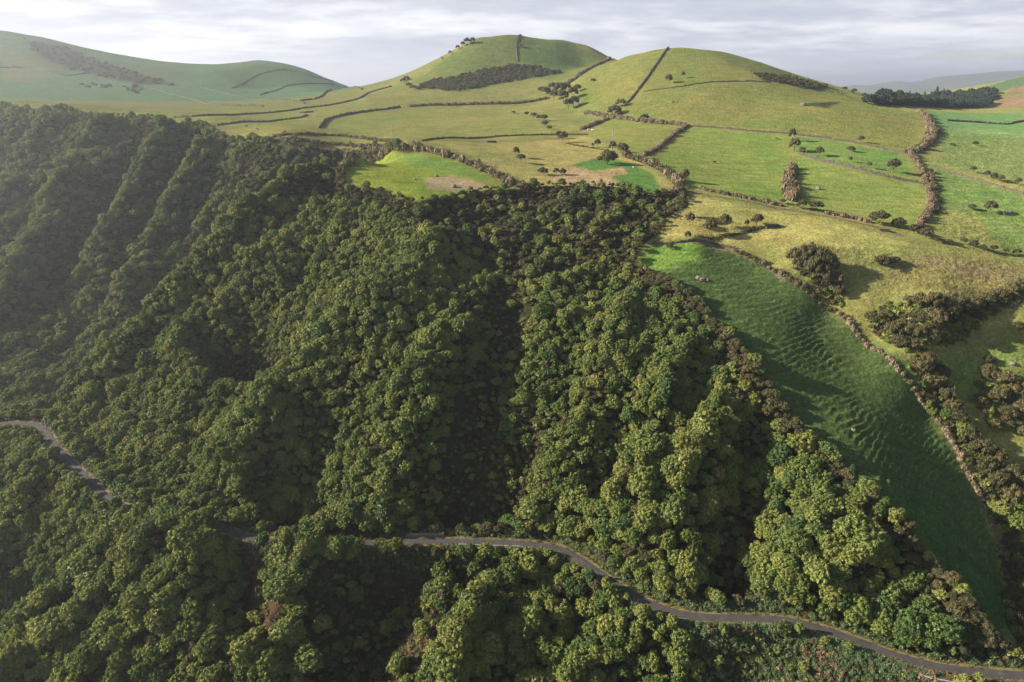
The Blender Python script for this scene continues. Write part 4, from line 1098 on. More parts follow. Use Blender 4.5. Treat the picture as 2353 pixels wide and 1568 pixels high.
def plant(name, cat, u, v, rpx, label, group=None, style='heath', tall=1.0, stem=0.75):
    p = at(u, v); d = p.y * CP - p.z * SP; r = rpx * d / F
    e = empty(name, p - Vector((0, 0, 0.1))); tag(e, label, cat, group)
    me = {'heath': HEATH, 'broad': BROAD_L, 'conifer': CONIF}[style]; me = me[int(rng.integers(len(me)))]
    tk = (BTRUNK if style == 'broad' else HTRUNK)[int(rng.integers(2))]
    zc = r * (stem + (0.3 if tall >= 1 else 0)) * tall + 0.2; rz = rng.uniform(0, 6.28)
    c = obj('crown', me, e); c.location = (0, 0, zc); c.rotation_euler = (rng.normal(0, .06), rng.normal(0, .06), rz); c.scale = (r * rng.uniform(.9, 1.1), r * rng.uniform(.9, 1.15), r * tall * (1.35 if style == 'heath' else 1.0) * rng.uniform(.95, 1.2))
    t = obj('trunk', tk, e); t.location = (0, 0, zc); t.rotation_euler = (0, 0, rz); t.scale = (r * .8, r * .8, max(zc / 1.6, r * .7))
    return e

LONE = [  # a thing each: base point, crown half-width, label
    (1186, 362, 8, 'taller of two leaning dark trees in the tan meadow', 1.5), (1197, 374, 10, 'wider of two leaning dark trees in the tan meadow', 1.0),
    (1248, 402, 12, 'flat-topped dark tree left of the pair in the tan meadow', .8), (1278, 401, 7, 'smaller tree of the pair in the middle of the tan meadow', 1.0), (1292, 402, 10, 'wider tree of the pair in the middle of the tan meadow', .9),
    (1396, 378, 24, 'broad dark bush at the edge of the bright green patch', .8), (1429, 362, 15, 'dark bush behind the broad bush by the green patch', 1.1), (1407, 349, 9, 'small round tree at the foot of the right utility pole', 1.2),
    (1362, 340, 4, 'smaller of two bushes beside the meadow ditch left of the pole', 1.2), (1373, 339, 7, 'larger of two bushes beside the meadow ditch left of the pole', 1.3),
    (1284, 319, 9, 'upper tree at the end of the ditch hedge in the plateau', 1.0), (1294, 328, 11, 'lower tree at the end of the ditch hedge in the plateau', 1.1),
    (1412, 266, 18, 'large dark bush above the reed hedge junction', .8), (1426, 246, 13, 'dark bush at the foot of the hill wall', .8), (1481, 276, 12, 'low dark bush just above the reed hedge on the hill foot', .6),
    (1536, 193, 9, 'ragged thorn tree on the open face of the nearer hill', 1.1), (1569, 180, 5, 'smallest tree on the open face of the nearer hill', 1.4), (1362, 188, 6, 'low bush near the reed hedge in the saddle', .7),
    (1574, 418, 10, 'thin tree at the right-hand end of the meadow rim', 1.3), (1197, 110, 5, 'small bush beside the wall on the farther hill', .9),
    (1819, 325, 9, 'slim dark tree at the top of the reed row', 1.6), (1824, 350, 13, 'wider dark tree below the slim one above the reed row', 1.1), (1843, 352, 8, 'small bush right of the dark tree above the reed row', .9),
    (1881, 360, 10, 'cluster-like tree on the dark hedge bank', 1.0), (2050, 397, 15, 'round dark tree standing alone in the bright green field', 1.0), (1954, 349, 9, 'bush on the short bank in the upper green field', .8),
    (1953, 374, 5, 'small tree below the short bank in the green field', 1.3), (1996, 388, 6, 'small tree on the dark hedge bank, right end', 1.2), (1978, 329, 7, 'bush on the thin wall above the green field', 1.0),
    (2018, 515, 24, 'big round dark bush beside the lane', .75), (2062, 524, 17, 'dark bush right of the big round one by the lane', .8), (1873, 485, 17, 'dark bush on the lane hedge below the reed row', .8), (1841, 480, 13, 'smaller bush on the lane hedge below the reed row', .8),
    (1798, 468, 7, 'small bush at the lower end of the reed row', .9), (1671, 449, 6, 'small bush on the lane hedge, farthest left', .9),
    (1563, 505, 17, 'leaning brown tree at the left edge of the yellow field', 1.5), (1584, 520, 13, 'brown tree beside the leaning one on the yellow field', 1.2), (1664, 529, 16, 'ragged tree in the middle of the yellow field', 1.1),
    (1630, 541, 17, 'ragged tree by the old wall under the yellow field', 1.1), (1738, 521, 15, 'round-topped tree near the trough in the yellow field', 1.0), (1715, 524, 6, 'thin small tree left of the round-topped one by the trough', 1.6),
    (1580, 550, 9, 'small dark tree by the old wall', 1.0), (1538, 572, 10, 'dark bush alone on the top of the grass spur', .8),
    (2028, 610, 23, 'wide brown bush in the middle of the rough pasture', .6), (2054, 606, 15, 'smaller brown bush beside the wide one in rough pasture', .6), (2232, 482, 10, 'dark bush by the small bank in the right pasture', .8), (2273, 490, 14, 'pale-stemmed bush right of the bank in the right pasture', 1.0),
    (2188, 335, 8, 'flat dark bush on the brow of the right pasture', .4), (2240, 335, 7, 'small bush by the wall in the far right pasture', .8),
]
for u, v, r, lab, tall in LONE:
    plant('heath_tree' if tall >= 1 else 'bush', 'tree' if tall >= 1 else 'bush', u, v, r, lab, None, 'heath', tall)

ROWS_ = [  # (name, category, what, group, style, tall, [(u, v, r) ...] in order from the left)
    ('heath_tree', 'tree', 'small tree in the row along the right pasture hedge', 'trees along the right pasture hedge', 'heath', 1.1, [(2235, 398, 7), (2266, 409, 8), (2282, 415, 8), (2298, 419, 8), (2338, 425, 8)]),
    ('bush', 'bush', 'bush in the row below the lane end', 'bushes below the lane end', 'heath', .9, [(2100, 536, 14), (2128, 548, 16), (2154, 558, 8), (2178, 562, 8), (2212, 560, 9), (2237, 569, 10), (2258, 576, 8), (2282, 578, 9), (2310, 582, 7), (2335, 586, 9)]),
    ('heath_tree', 'tree', 'big dark tree of the copse right of the track', 'copse right of the track', 'heath', 1.2, [(1822, 618, 20), (1838, 632, 19), (1852, 622, 24), (1862, 648, 24), (1880, 630, 26), (1888, 662, 22), (1900, 640, 24), (1912, 672, 20), (1926, 690, 14)]),
    ('bush', 'bush', 'dark bush of the upper gully thicket', 'upper gully thicket', 'heath', 1.0, [(2085, 705, 14), (2110, 715, 20), (2138, 722, 25), (2150, 752, 20), (2168, 736, 27), (2190, 752, 19), (2200, 730, 25), (2230, 722, 22), (2262, 708, 19), (2292, 695, 17), (2320, 684, 18), (2344, 672, 16)]),
    ('bush', 'bush', 'brown bush of the lower gully thicket', 'lower gully thicket', 'heath', .9, [(2000, 740, 16), (2022, 756, 24), (2036, 738, 18), (2052, 776, 24), (2066, 800, 20), (2076, 772, 20), (2100, 806, 18), (2108, 776, 18), (2140, 782, 16), (2172, 786, 13)]),
    ('heath_tree', 'tree', 'tree right of the reed hedge, upper stretch', 'trees beside the upper reed hedge', 'heath', 1.1, [(2112, 872, 24), (2128, 850, 20), (2140, 900, 25), (2160, 884, 20), (2172, 932, 22), (2186, 958, 20), (2196, 985, 22)]),
    ('broadleaf_tree', 'tree', 'green tree right of the reed hedge, lower stretch', 'green trees beside the lower reed hedge', 'broad', 1.0, [(2172, 965, 15), (2215, 1000, 18), (2296, 1190, 20), (2330, 1225, 27), (2346, 1175, 20)]),
    ('heath_tree', 'tree', 'brown tree right of the reed hedge, lower stretch', 'brown trees beside the lower reed hedge', 'heath', 1.1, [(2228, 1020, 21), (2248, 1058, 24), (2262, 1095, 22), (2284, 1075, 22), (2290, 1130, 25), (2322, 1120, 24), (2320, 1160, 22), (2335, 1290, 24), (2340, 1340, 26), (2346, 1400, 28), (2350, 1455, 26)]),
    ('bush', 'bush', 'brown bush of the scrub on the far bank', 'scrub on the far bank', 'heath', .9, [(2250, 932, 15), (2270, 838, 14), (2272, 868, 19), (2284, 985, 15), (2292, 925, 25), (2302, 885, 25), (2316, 962, 20), (2332, 905, 25), (2340, 762, 15), (2344, 952, 24), (2352, 1005, 20)]),
    ('heath_tree', 'tree', 'dark tree of the clump between the two hills', 'clump in the valley between the hills', 'heath', 1.0, [(1244, 218, 9), (1256, 222, 11), (1270, 214, 12), (1272, 232, 12), (1286, 220, 14), (1294, 236, 14), (1300, 214, 12), (1306, 250, 12), (1316, 228, 13), (1318, 246, 12), (1326, 212, 9)]),
    ('bush', 'bush', 'bush of the broken ditch hedge on the plateau', 'broken ditch hedge on the plateau', 'heath', .8, [(1180, 262, 5), (1210, 266, 6), (1226, 270, 8), (1238, 276, 8), (1250, 278, 10), (1252, 290, 9), (1262, 298, 7)]),
    ('bush', 'bush', 'small bush of the row along the hazy cliff brink', 'bushes along the hazy cliff brink', 'heath', 1.0, [(262, 267, 3.5), (273, 268, 3.5), (284, 268, 4), (296, 269, 3.5), (309, 269, 4), (322, 270, 3.5), (336, 271, 4), (350, 271, 4), (372, 272, 4)]),
    ('heath_tree', 'tree', 'wind-bent tree on the left skyline of the farther hill', 'trees on the skyline of the farther hill', 'heath', 1.0, [(1016, 138, 3), (1034, 126, 4), (1052, 115, 5), (1064, 108, 6), (1074, 104, 8), (1086, 102, 7)]),
    ('bush', 'bush', 'dark bush on the small knoll left of the hills', 'bushes on the small knoll', 'heath', .7, [(926, 190, 7), (934, 186, 9), (940, 200, 8), (950, 206, 8), (962, 208, 7)]),
    ('bush', 'bush', 'small bush on the nearer hill skyline', 'bushes on the right skyline of the nearer hill', 'heath', .8, [(1402, 137, 4), (1410, 139, 3), (1940, 208, 6), (1962, 214, 7), (1985, 222, 6), (2040, 238, 5)]),
    ('conifer_tree', 'tree', 'tall dark conifer rising above the far wood', 'conifers above the far wood', 'conifer', 1.15, [(2042, 234, 8), (2086, 232, 6), (2122, 231, 6), (2150, 228, 8), (2164, 229, 7)]),
]
for name, cat, what, grp, sty, tall, pts in ROWS_:
    for k, (u, v, r) in enumerate(pts):
        plant(name, cat, u, v, r, '%s, %s from the left' % (what, ordinal(k)), grp, sty, tall)

mass('gully_scrub', 'dark tangled scrub filling the gully and the bank beside the reed hedge',
     [[(1990, 735), (2040, 700), (2130, 700), (2200, 712), (2290, 680), (2353, 655), (2353, 690), (2250, 745), (2180, 800), (2100, 815), (2060, 800)], [(2090, 850), (2160, 830), (2180, 900), (2240, 1000), (2300, 1080), (2353, 1110), (2353, 1500), (2330, 1450), (2300, 1250), (2240, 1090), (2170, 980)],
      [(1815, 615), (1870, 605), (1925, 640), (1935, 700), (1880, 670)], [(2260, 840), (2353, 880), (2353, 990), (2290, 990), (2240, 930)]], 1.7, HEATH + BROAD_S[:2], 0.7, 2.0, 0.35)

# ------------------------------------------------------------------ hedges and field walls
REEDC = [clump(60, 0.15, 0.8, ICO0, 2.9, 1.3, (0, 0, 1)) for _ in range(5)]
HEDC = [clump(48, 0.11, 0.8, ICO0, 1.7) for _ in range(5)]
def hedge(name, label, px, h, w, style='hedge', gap=0.0, group=None, other=0.16):
    """a grown hedge: many tufts of different height, a few of the other plant among them"""
    pts = resample(smooth_line(hits(px), 2), max(0.30 * h, 0.7)); g = Geo(); mi = []
    o = pts[len(pts) // 2]; oz = float(ground_z(*o)); ph = rng.uniform(0, 50)
    for k, p in enumerate(pts):
        if rng.uniform() < gap or fbm(k * 0.11 + ph, ph, 83, 2) > 0.42: continue
        hh = h * (1 + 0.5 * float(fbm(k * 0.16 + ph, ph + 9, 84, 2)))
        for _ in range(max(1, int(round(w / h * 1.5)))):
            s = hh * rng.uniform(.5, 1.2); q = p + rng.normal(0, .30, 2) * w
            odd = rng.uniform() < other; c = (HEDC if (style != 'reed') != odd else REEDC)[int(rng.integers(5))]
            z = float(ground_z(*q)) - 0.18 * s; a = rng.uniform(0, 6.283); ca, sa = math.cos(a), math.sin(a)
            V = np.vstack(c.v) * s; V = np.stack([V[:, 0] * ca - V[:, 1] * sa, V[:, 0] * sa + V[:, 1] * ca, V[:, 2]], -1) + (q[0] - o[0], q[1] - o[1], z - oz)
            f = np.vstack(c.f); g.add(V, f); mi.append(np.full(len(f), int(odd)))
    ms = [M_REED, M_HEATH] if style == 'reed' else [M_HEATH, M_REED]
    ob = obj(name, mesh_from(name, np.vstack(g.v), np.vstack(g.f), ms, mat_idx=np.concatenate(mi))); ob.location = (o[0], o[1], oz)
    return tag(ob, label, 'hedge', group)

def field_wall(label, px, h=1.2, w=0.7, name='dry_stone_wall', cat='wall', mat=None, step=0.8):
    pts = resample(smooth_line(hits(px), 2), step); n = len(pts); d = np.gradient(pts, axis=0); d /= np.linalg.norm(d, axis=1)[:, None] + 1e-9; nr = np.stack([-d[:, 1], d[:, 0]], -1)
    o = pts[n // 2]; oz = float(ground_z(*o)); prof = [(-.55, -.4), (-.5, .6), (-.34, 1.0), (0.05, 1.1), (.34, .97), (.5, .6), (.55, -.4)]; k = len(prof); V = []
    zz = ground_z(pts[:, 0], pts[:, 1])
    for i in range(n):
        hh = 0.8 * h * (1 + 0.22 * rng.normal())
        for a, b in prof:
            w_ = w * .75; jx = rng.normal(0, .06) * w_; V.append((pts[i, 0] + nr[i, 0] * (a * w_ + jx) - o[0], pts[i, 1] + nr[i, 1] * (a * w_ + jx) - o[1], zz[i] - oz + b * hh))
    i = np.arange((n - 1) * (k - 1)); r = i // (k - 1); c = i % (k - 1); a = r * k + c
    ob = obj(name, mesh_from(name, V, np.stack([a, a + 1, a + k + 1, a + k], -1), [mat or M_STONE])); ob.location = (o[0], o[1], oz)
    return tag(ob, label, cat, kind='thing')

field_wall('dark hooked wall at the left edge of the plateau pastures', [(735, 296), (741, 284), (758, 273), (790, 266), (830, 259), (920, 247)], 2.6, 1.8)
field_wall('thin dark wall crossing the plateau behind the tan meadow', [(970, 324), (1050, 318), (1150, 313), (1270, 311), (1352, 310)], 1.5, 1.0)
field_wall('long wall climbing from the left plateau toward the small knoll', [(400, 272), (470, 269), (560, 264), (650, 257), (720, 247), (790, 237), (830, 226), (852, 212), (900, 200)], 2.0, 1.4)
field_wall('zigzag wall in the pale plateau pasture near the cliff', [(500, 289), (560, 283), (640, 277), (700, 270), (705, 264), (680, 262), (720, 258)], 1.7, 1.2)
field_wall('thin wall between the nearer hill and the bright green fields', [(1580, 291), (1650, 295), (1730, 302), (1820, 309), (1900, 319), (1990, 334), (2070, 353), (2095, 362)], 1.6, 1.1)
field_wall('dark bank wall between the two bright green fields', [(1838, 357), (1900, 374), (1960, 388), (2030, 408), (2100, 420), (2120, 424)], 2.0, 1.6)
field_wall('wall running down from the hilltop of the nearer hill', [(1536, 112), (1518, 135), (1500, 160), (1478, 192), (1455, 222), (1440, 238)], 2.2, 2.2)
field_wall('faint wall up the middle of the farther round hill', [(1198, 80), (1188, 95), (1186, 115), (1190, 142)], 2.0, 1.8)
field_wall('thin wall contouring the open face of the nearer hill', [(1480, 212), (1560, 201), (1620, 192), (1680, 187), (1770, 190)], 1.1, 0.9)
field_wall('dark wall across the far right meadow', [(2178, 278), (2240, 281), (2290, 285), (2320, 287), (2353, 278)], 1.8, 1.3)
field_wall('wall under the yellow field at the head of the grass spur', [(1500, 562), (1560, 560), (1605, 557), (1640, 561), (1690, 573)], 1.4, 0.9)
field_wall('sunken wall on the right pasture', [(2140, 384), (2200, 402), (2280, 424), (2353, 447)], 1.4, 1.2)
for lab, px in (('dark wall low on the far hazy hill, at the left edge', [(0, 156), (68, 156), (144, 176), (205, 168)]), ('long dark wall sloping across the far hazy hill', [(410, 188), (522, 213), (641, 230), (700, 239)]),
                ('wall arching over the small far hill', [(533, 203), (576, 177), (655, 159), (710, 175), (767, 188)]), ('wall halfway up the small far hill', [(598, 219), (641, 200), (700, 194), (767, 194)]),
                ('lowest wall on the far hazy hill', [(346, 203), (450, 228), (479, 243), (605, 246)]), ('wall at the right foot of the small far hill', [(690, 233), (742, 226), (763, 208), (832, 206)])):
    field_wall(lab, px, 2.6, 2.6, step=3.0, mat=M_FARW)
hedge('reed_hedge', 'long brown reed hedge across the plateau under the farther hill', [(940, 246), (1000, 243), (1090, 241), (1180, 239), (1235, 232), (1262, 226)], 2.6, 2.4, 'reed')
hedge('reed_hedge', 'thick pinkish reed hedge along the foot of the nearer hill', [(1345, 262), (1390, 268), (1440, 277), (1500, 283), (1545, 286), (1578, 291)], 2.6, 3.0, 'reed')
hedge('reed_hedge', 'short reed hedge falling left below the thick one', [(1400, 274), (1370, 286), (1335, 300)], 2.2, 1.8, 'reed')
hedge('reed_hedge', 'reed hedge slanting down beside the bright green field', [(1578, 293), (1552, 308), (1528, 328), (1500, 350), (1478, 359)], 2.2, 1.8, 'reed')
hedge('reed_hedge', 'brown reed hedge climbing the saddle between the hills', [(1300, 196), (1325, 180), (1350, 162), (1375, 149), (1402, 138)], 3.0, 3.4, 'reed')
hedge('reed_hedge', 'upright row of shaggy reeds between the green fields', [(1822, 388), (1814, 412), (1813, 436), (1818, 462)], 3.4, 4.0, 'reed')
hedge('reed_hedge', 'pale thick reeds on the brow at the right end of the nearer hill', [(2112, 258), (2126, 270), (2138, 288), (2142, 306)], 3.2, 4.0, 'reed', 0.1)
hedge('reed_hedge', 'long reed hedge running down beside the grass spur', [(1925, 715), (1962, 762), (2005, 800), (2052, 846), (2105, 905), (2150, 962), (2182, 1008), (2206, 1052), (2230, 1100), (2262, 1170), (2290, 1222), (2310, 1290)], 1.6, 1.5, 'reed')
hedge('reed_hedge', 'low brown reed hedge along the lane', [(1610, 434), (1680, 450), (1760, 466), (1800, 474)], 1.5, 1.5, 'reed')
hedge('reed_hedge', 'right half of the low lane hedge, beyond the dark bushes', [(1900, 492), (1950, 500), (2000, 512)], 1.6, 1.6, 'reed')
hedge('reed_hedge', 'reed hedge falling between the bright green and right pastures', [(2085, 350), (2105, 375), (2120, 395), (2128, 425), (2140, 455), (2138, 485), (2120, 510), (2106, 528)], 2.4, 2.0, 'reed', 0.35)
hedge('hedge', 'dark brown thicket below the pale reeds on the brow', [(2146, 300), (2140, 318), (2128, 335), (2105, 348), (2085, 352)], 3.6, 5.0, 'hedge', 0.15)
hedge('hedge', 'narrow dark hedge beside the lower reed hedge strip', [(2135, 395), (2146, 430), (2152, 460), (2148, 490)], 3.0, 2.4, 'hedge', 0.25)
hedge('hedge', 'dark heath hedge curving along the back of the bowl meadow', [(800, 380), (850, 360), (900, 348), (940, 342), (975, 346)], 4.2, 3.6, 'hedge')
hedge('hedge', 'dark heath hedge dividing the bowl meadow from the tan meadow', [(985, 348), (1030, 360), (1070, 375), (1110, 390), (1140, 405), (1170, 422), (1205, 432)], 3.8, 3.2, 'hedge', 0.05)
hedge('hedge', 'dark heath hedge along the right side of the tan meadow', [(1440, 362), (1480, 372), (1515, 388), (1545, 405), (1562, 425), (1560, 445)], 4.2, 4.0, 'hedge', 0.05)
hedge('hedge', 'low hedge closing the ditch beside the tan meadow', [(1300, 330), (1330, 337), (1370, 343), (1398, 347)], 1.3, 1.2, 'hedge', 0.1)
hedge('hedge', 'scrub edge along the track above the grass spur', [(1690, 578), (1740, 598), (1790, 630), (1840, 662), (1885, 695), (1915, 715)], 1.7, 1.8, 'hedge', 0.2)
hedge('hedge', 'low scrub along the old wall at the yellow field', [(1600, 545), (1650, 548), (1700, 540), (1745, 525)], 1.3, 1.8, 'hedge', 0.3)
hedge('hedge', 'upper scrub ledge of the terraced cliff recess', [(600, 322), (650, 316), (720, 308), (800, 312), (880, 322), (920, 328)], 2.4, 2.2, 'hedge', 0.1)
hedge('hedge', 'second scrub ledge of the terraced cliff recess', [(620, 332), (700, 326), (780, 328), (860, 334), (910, 338)], 2.6, 2.6, 'hedge', 0.15)
hedge('hedge', 'lowest scrub ledge of the terraced cliff recess', [(650, 346), (720, 344), (800, 344), (870, 343)], 3.0, 3.0, 'hedge', 0.1)

# ------------------------------------------------------------------ poles, troughs, boulders, cattle, small works
def boxg(g, c, s, rz=0.0):
    x, y, z = np.asarray(s) / 2; V = np.array([(a * x, b * y, d * z) for a in (-1, 1) for b in (-1, 1) for d in (-1, 1)]); ca, sa = math.cos(rz), math.sin(rz)
    V = np.stack([V[:, 0] * ca - V[:, 1] * sa, V[:, 0] * sa + V[:, 1] * ca, V[:, 2]], -1) + np.asarray(c)
    f = [(0, 1, 3, 2), (4, 6, 7, 5), (0, 4, 5, 1), (2, 3, 7, 6), (0, 2, 6, 4), (1, 5, 7, 3)]
    g.add(V, [(q[0], q[1], q[2]) for q in f] + [(q[0], q[2], q[3]) for q in f])

def utility_pole(u, v, hpx, label, lamp=False):
    p = at(u, v); d = p.y * CP - p.z * SP; H = hpx * d / F
    e = tag(empty('utility_pole', p, rng.uniform(-.4, .4)), label, 'utility pole')
    g = Geo(); g.limb((0, 0, -0.4), (0, 0, H), 0.30, 0.22, 10); g.limb((0, 0, H), (0, 0, H + .02), 0.22, 0.01, 10); obj('pole', g.mesh('pole', [M_WOOD], True), e)
    if lamp:
        g = Geo(); g.limb((0, 0, H - .3), (0.9, 0, H + .1), 0.05, 0.04, 6); boxg(g, (1.05, 0, H + .1), (.5, .22, .14)); obj('lamp_arm', g.mesh('lamp_arm', [M_STEEL]), e)
    else:
        g = Geo(); boxg(g, (0, 0.12, H - .6), (1.8, .14, .16)); arm = obj('crossarm', g.mesh('crossarm', [M_WOOD]), e)
        im = None
        for x in (-.75, 0, .75):
            if im is None:
                g = Geo(); g.limb((0, 0, 0), (0, 0, .12), .03, .08, 8); g.limb((0, 0, .12), (0, 0, .3), .09, .05, 8); im = g.mesh('insulator', [M_CERAM], True)
            o = obj('insulator', im, arm); o.location = (x, 0.12, H - .52)
    return e
utility_pole(902, 319, 36, 'tall wooden utility pole left of the back of the bowl meadow')
utility_pole(1406, 341, 41, 'wooden utility pole above the small round tree by the tan meadow')
utility_pole(1821, 318, 25, 'thin utility pole above the slim tree at the reed row')
utility_pole(107, 984, 30, 'short pole with an arm beside the far left road bend', True)

def cistern(u, v, wpx, rz, label, h=0.9, depth=2.2):
    p = at(u, v); d = p.y * CP - p.z * SP; L = wpx * d / F
    e = tag(empty('water_trough', p, rz), label, 'water trough')
    t = .28
    for s, c, nm in (((L, t, h + .6), (0, -depth / 2, (h - .6) / 2), 'long_side'), ((L, t, h + .9), (0, depth / 2, (h - .3) / 2), 'long_side'), ((t, depth - t - .01, h + .6), (-L / 2 + t / 2, 0, (h - .66) / 2), 'end_side'), ((t, depth - t - .01, h + .6), (L / 2 - t / 2, 0, (h - .66) / 2), 'end_side')):
        g = Geo(); boxg(g, c, s); obj(nm, g.mesh(nm, [M_STONE]), e)
    g = Geo(); boxg(g, (0, 0, h * .35), (L - 2 * t - .02, depth - t - .02, .1)); obj('water', g.mesh('water', [M_POND]), e)
    return e
cistern(1130, 327, 21, 0.05, 'long dark stone water trough on the plateau pasture', 1.1)
cistern(1776, 522, 34, 0.12, 'long dark water trough in the yellow field right of the tree', 1.0)
cistern(2034, 531, 25, -0.1, 'dark water trough at the lower corner of the lane', 0.8)

BOULD = []
for _ in range(4):
    v, f = ICO2; s = rng.uniform(0, 50)
    V = v * (1 + 0.28 * perlin(v[:, 0] * 1.3 + s, v[:, 1] * 1.3 + v[:, 2] * 1.7, 5)[:, None] + rng.uniform(-.05, .05, (len(v), 1))) * (1, .8, .62)
    g = Geo(); g.add(V, f); BOULD.append(g)
def boulder(u, v, rpx, label, mat=None, group=None):
    p = at(u, v); d = p.y * CP - p.z * SP; r = rpx * d / F
    o = obj('boulder', BOULD[int(rng.integers(4))].mesh('boulder', [mat or M_ROCK])); o.location = p + Vector((0, 0, r * .25)); o.scale = (r, r, r); o.rotation_euler = (0, 0, rng.uniform(0, 6.28))
    return tag(o, label, 'boulder', group)
for u, v, r, lab, mt in ((1042, 431, 8, 'largest dark boulder on the tan patch of the bowl meadow', None), (953, 413, 4, 'small boulder on the green left of the tan patch', None), (1003, 405, 4, 'small boulder at the upper edge of the tan patch', None),
                         (1880, 434, 7, 'grey boulder in the middle of the right green field', None), (1604, 641, 7, 'left boulder of the three on the grass spur', None), (1614, 644, 8, 'middle boulder of the three on the grass spur', None), (1624, 645, 6, 'right boulder of the three on the grass spur', None),
                         (1961, 989, 6, 'pale boulder in the shade of the grass spur', M_ROCK), (1399, 425, 6, 'boulder on the tan meadow next to the green patch', None), (1456, 385, 3, 'small white boulder by the hedge of the tan meadow', M_PALE), (1414, 399, 3, 'small dark boulder inside the tan loop of the green patch', None),
                         (2317, 489, 6, 'pale boulder in the right pasture', M_PALE), (2309, 492, 8, 'dark boulder beside the pale one in the right pasture', None), (2327, 838, 7, 'grey boulder on the far bank', None), (1846, 243, 7, 'dark boulder on the bare scar of the nearer hill', None)):
    boulder(u, v, r, lab, mt)

def cow_mesh(mat):
    """one continuous body grown round a skeleton, feet on the ground"""
    J = [(0, 0, 1.05, .34), (.65, 0, 1.08, .33), (-.65, 0, 1.1, .31), (1.0, 0, 1.25, .2), (1.3, 0, 1.28, .15), (1.62, 0, 1.12, .1),
         (.7, .22, .7, .13), (.7, .22, .38, .075), (.7, .22, .06, .07), (.7, -.22, .7, .13), (.74, -.22, .38, .075), (.72, -.22, .06, .07),
         (-.72, .22, .75, .16), (-.82, .22, .42, .08), (-.78, .22, .06, .07), (-.72, -.22, .75, .16), (-.86, -.22, .42, .08), (-.82, -.22, .06, .07), (-.95, 0, 1.15, .05), (-1.02, 0, .6, .03), (1.32, .2, 1.36, .04), (1.32, -.2, 1.36, .04)]
    E = [(0, 1), (0, 2), (1, 3), (3, 4), (4, 5), (1, 6), (6, 7), (7, 8), (1, 9), (9, 10), (10, 11), (2, 12), (12, 13), (13, 14), (2, 15), (15, 16), (16, 17), (2, 18), (18, 19), (4, 20), (4, 21)]
    me = bpy.data.meshes.new('cow_skeleton'); me.from_pydata([j[:3] for j in J], E, [])
    o = bpy.data.objects.new('cow_skeleton', me); COL.objects.link(o)
    o.modifiers.new('skin', 'SKIN')
    for k, j in enumerate(J): me.skin_vertices[0].data[k].radius = (j[3], j[3])
    me.skin_vertices[0].data[0].use_root = True
    o.modifiers.new('smooth', 'SUBSURF').levels = 1
    dg = bpy.context.evaluated_depsgraph_get(); out = bpy.data.meshes.new_from_object(o.evaluated_get(dg)); out.name = 'cow'
    bpy.data.objects.remove(o); out.materials.clear(); out.materials.append(mat)
    return out
CB, CW = cow_mesh(M_COWB), cow_mesh(M_COWW)
for u, v, rz, me, lab in ((566, 293, .4, CB, 'black cow grazing on the pale plateau pasture, left one'), (592, 300, 2.6, CB, 'black cow right of the first on the pale plateau pasture'), (655, 305, 1.2, CB, 'farthest right black cow near the cliff ledges'),
                          (1641, 375, .2, CB, 'black cow alone in the big bright green field'), (1352, 301, .3, CW, 'white cow near the short reed hedge, left one'), (1362, 302, 2.9, CW, 'white cow near the short reed hedge, right one'), (1547, 237, .1, CB, 'black cow on the face of the nearer hill'), (1786, 320, 2.5, CB, 'black cow at the upper edge of the bright green field')):
    p = at(u, v); o = obj('cow', me); o.location = p; o.rotation_euler = (0, 0, rz); o.scale = (1.15, 1.15, 1.15); tag(o, lab, 'cow')

def steps():
    """timber steps with two rails climbing the gully bank"""
    a, b = at(2078, 752), at(2094, 694); d = b - a; n = 12; ang = math.atan2(d.y, d.x)
    e = tag(empty('timber_steps', a, ang), 'weathered timber steps with side rails between the gully thickets', 'steps')
    L = math.hypot(d.x, d.y); w = 1.7
    for s in (-1, 1):
        g = Geo()
        for k in range(n - 1):
            g.limb((L * k / (n - 1), s * w / 2, d.z * k / (n - 1) + .75), (L * (k + 1) / (n - 1), s * w / 2, d.z * (k + 1) / (n - 1) + .75), .09, .09, 6)
            if k % 3 == 0: g.limb((L * k / (n - 1), s * w / 2, d.z * k / (n - 1) - .2), (L * k / (n - 1), s * w / 2, d.z * k / (n - 1) + .75), .07, .07, 6)
        obj('rail', g.mesh('rail', [M_WOOD]), e)
    g = Geo(); boxg(g, (0, 0, 0), (.35, w - .2, .14)); tm = g.mesh('tread', [M_WOOD])
    for k in range(n):
        o = obj('tread', tm, e); o.location = (L * k / (n - 1), 0, d.z * k / (n - 1) + .55)
steps()

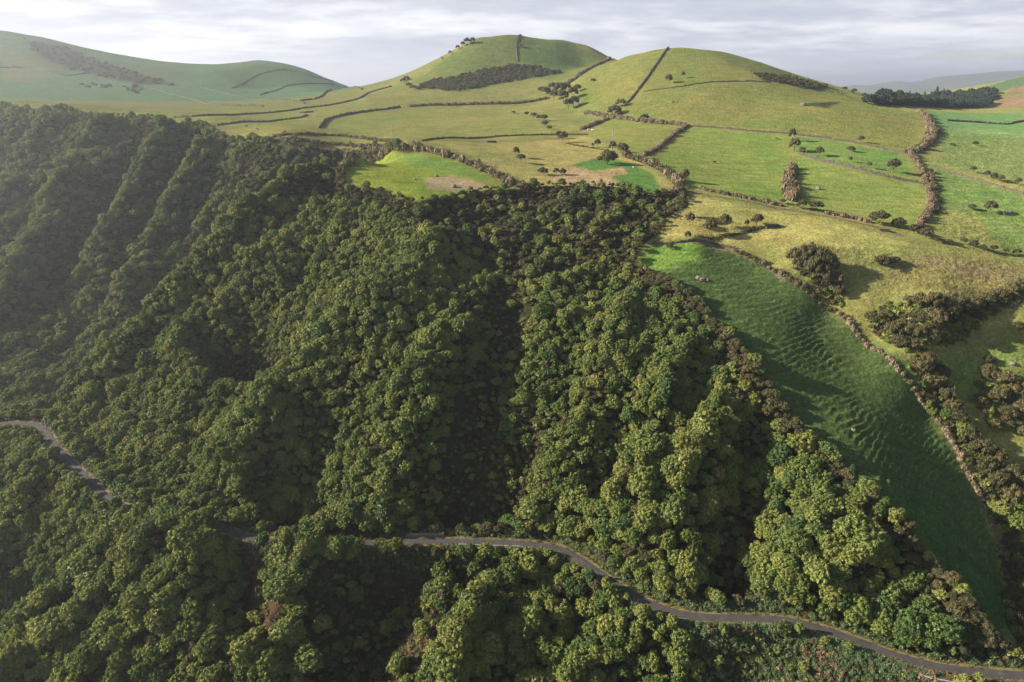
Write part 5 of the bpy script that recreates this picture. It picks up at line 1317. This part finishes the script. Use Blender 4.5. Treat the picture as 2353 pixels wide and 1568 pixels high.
def dead_branch(u, v, Lpx, ang, label):
    p = at(u, v, 1.6); d = p.y * CP - p.z * SP; L = Lpx * d / F; g = Geo()
    a = Vector((0, 0, 0)); dirv = Vector((math.cos(ang), 0.2, math.sin(ang)))
    g.limb((-.2 * dirv.x, 0, -1.8), a, .09, .08); b = a + dirv * L * .5; c = b + (dirv + Vector((.1, .3, .25))).normalized() * L * .5; g.limb(a, b, .09, .06); g.limb(b, c, .06, .02); g.limb(b, b + Vector((dirv.x * .1, -.3, .9)).normalized() * L * .35, .045, .015)
    g.limb(a + dirv * L * .25, a + dirv * L * .25 + Vector((-.3, .4, .7)).normalized() * L * .3, .04, .012)
    o = obj('dead_branch', g.mesh('dead_branch', [M_DEAD])); o.location = p
    tag(o, label, 'dead branch')
dead_branch(2298, 1078, 26, .7, 'bleached forked branch standing in the scrub right of the reed hedge')
dead_branch(2276, 1212, 26, -.5, 'bleached fallen branch lying over the lower reed hedge')

def road_part(u0, u1):
    uu = np.array([project(p[0], p[1], ROAD_Z)[0] for p in ROAD]); return ROAD[(uu >= u0) & (uu <= u1)]
def road_wall(name, label, u0, u1, off, h, w, mat, cat):
    pts = resample(road_part(u0, u1), 1.0); d = np.gradient(pts, axis=0); d /= np.linalg.norm(d, axis=1)[:, None]; nr = np.stack([-d[:, 1], d[:, 0]], -1)
    prof = [(-w / 2, -.4), (-w / 2, 1), (w / 2, 1), (w / 2, -.4)]; V = []; o = pts[len(pts) // 2]
    for i, p in enumerate(pts):
        hh = h * (1 + .06 * rng.normal())
        for a, b in prof: q = p + nr[i] * (off + a) - o; V.append((q[0], q[1], b * hh))
    k = 4; n = len(pts); i = np.arange((n - 1) * 3); r = i // 3; c = i % 3; a = r * k + c
    F_ = [tuple(x) for x in np.stack([a, a + 1, a + k + 1, a + k], -1)] + [(0, 3, 2, 1), ((n - 1) * k, (n - 1) * k + 1, (n - 1) * k + 2, (n - 1) * k + 3)]
    ob = obj(name, mesh_from(name, V, F_, [mat])); ob.location = (o[0], o[1], ROAD_Z); return tag(ob, label, cat, kind='thing')
road_wall('retaining_wall', 'pale concrete retaining wall above the shaded stretch of road', 925, 1026, ROADW + 1.0, 1.7, .4, M_CONCD, 'retaining wall')
road_wall('parapet', 'low pale kerb wall on the outer edge of the shaded road', 1048, 1205, -ROADW - .35, .45, .3, M_CONC, 'parapet')
ap = road_part(2095, 2500)
ribbon('concrete_apron', ap, [-ROADW - 3.2, -ROADW - 1.0, -ROADW - .15], [-.25, -.12, .035], M_CONC)
road_wall('drainage_kerb', 'pale concrete kerb along the gutter at the lower right road', 2095, 2480, -ROADW - 3.3, .25, .25, M_CONC, 'kerb')
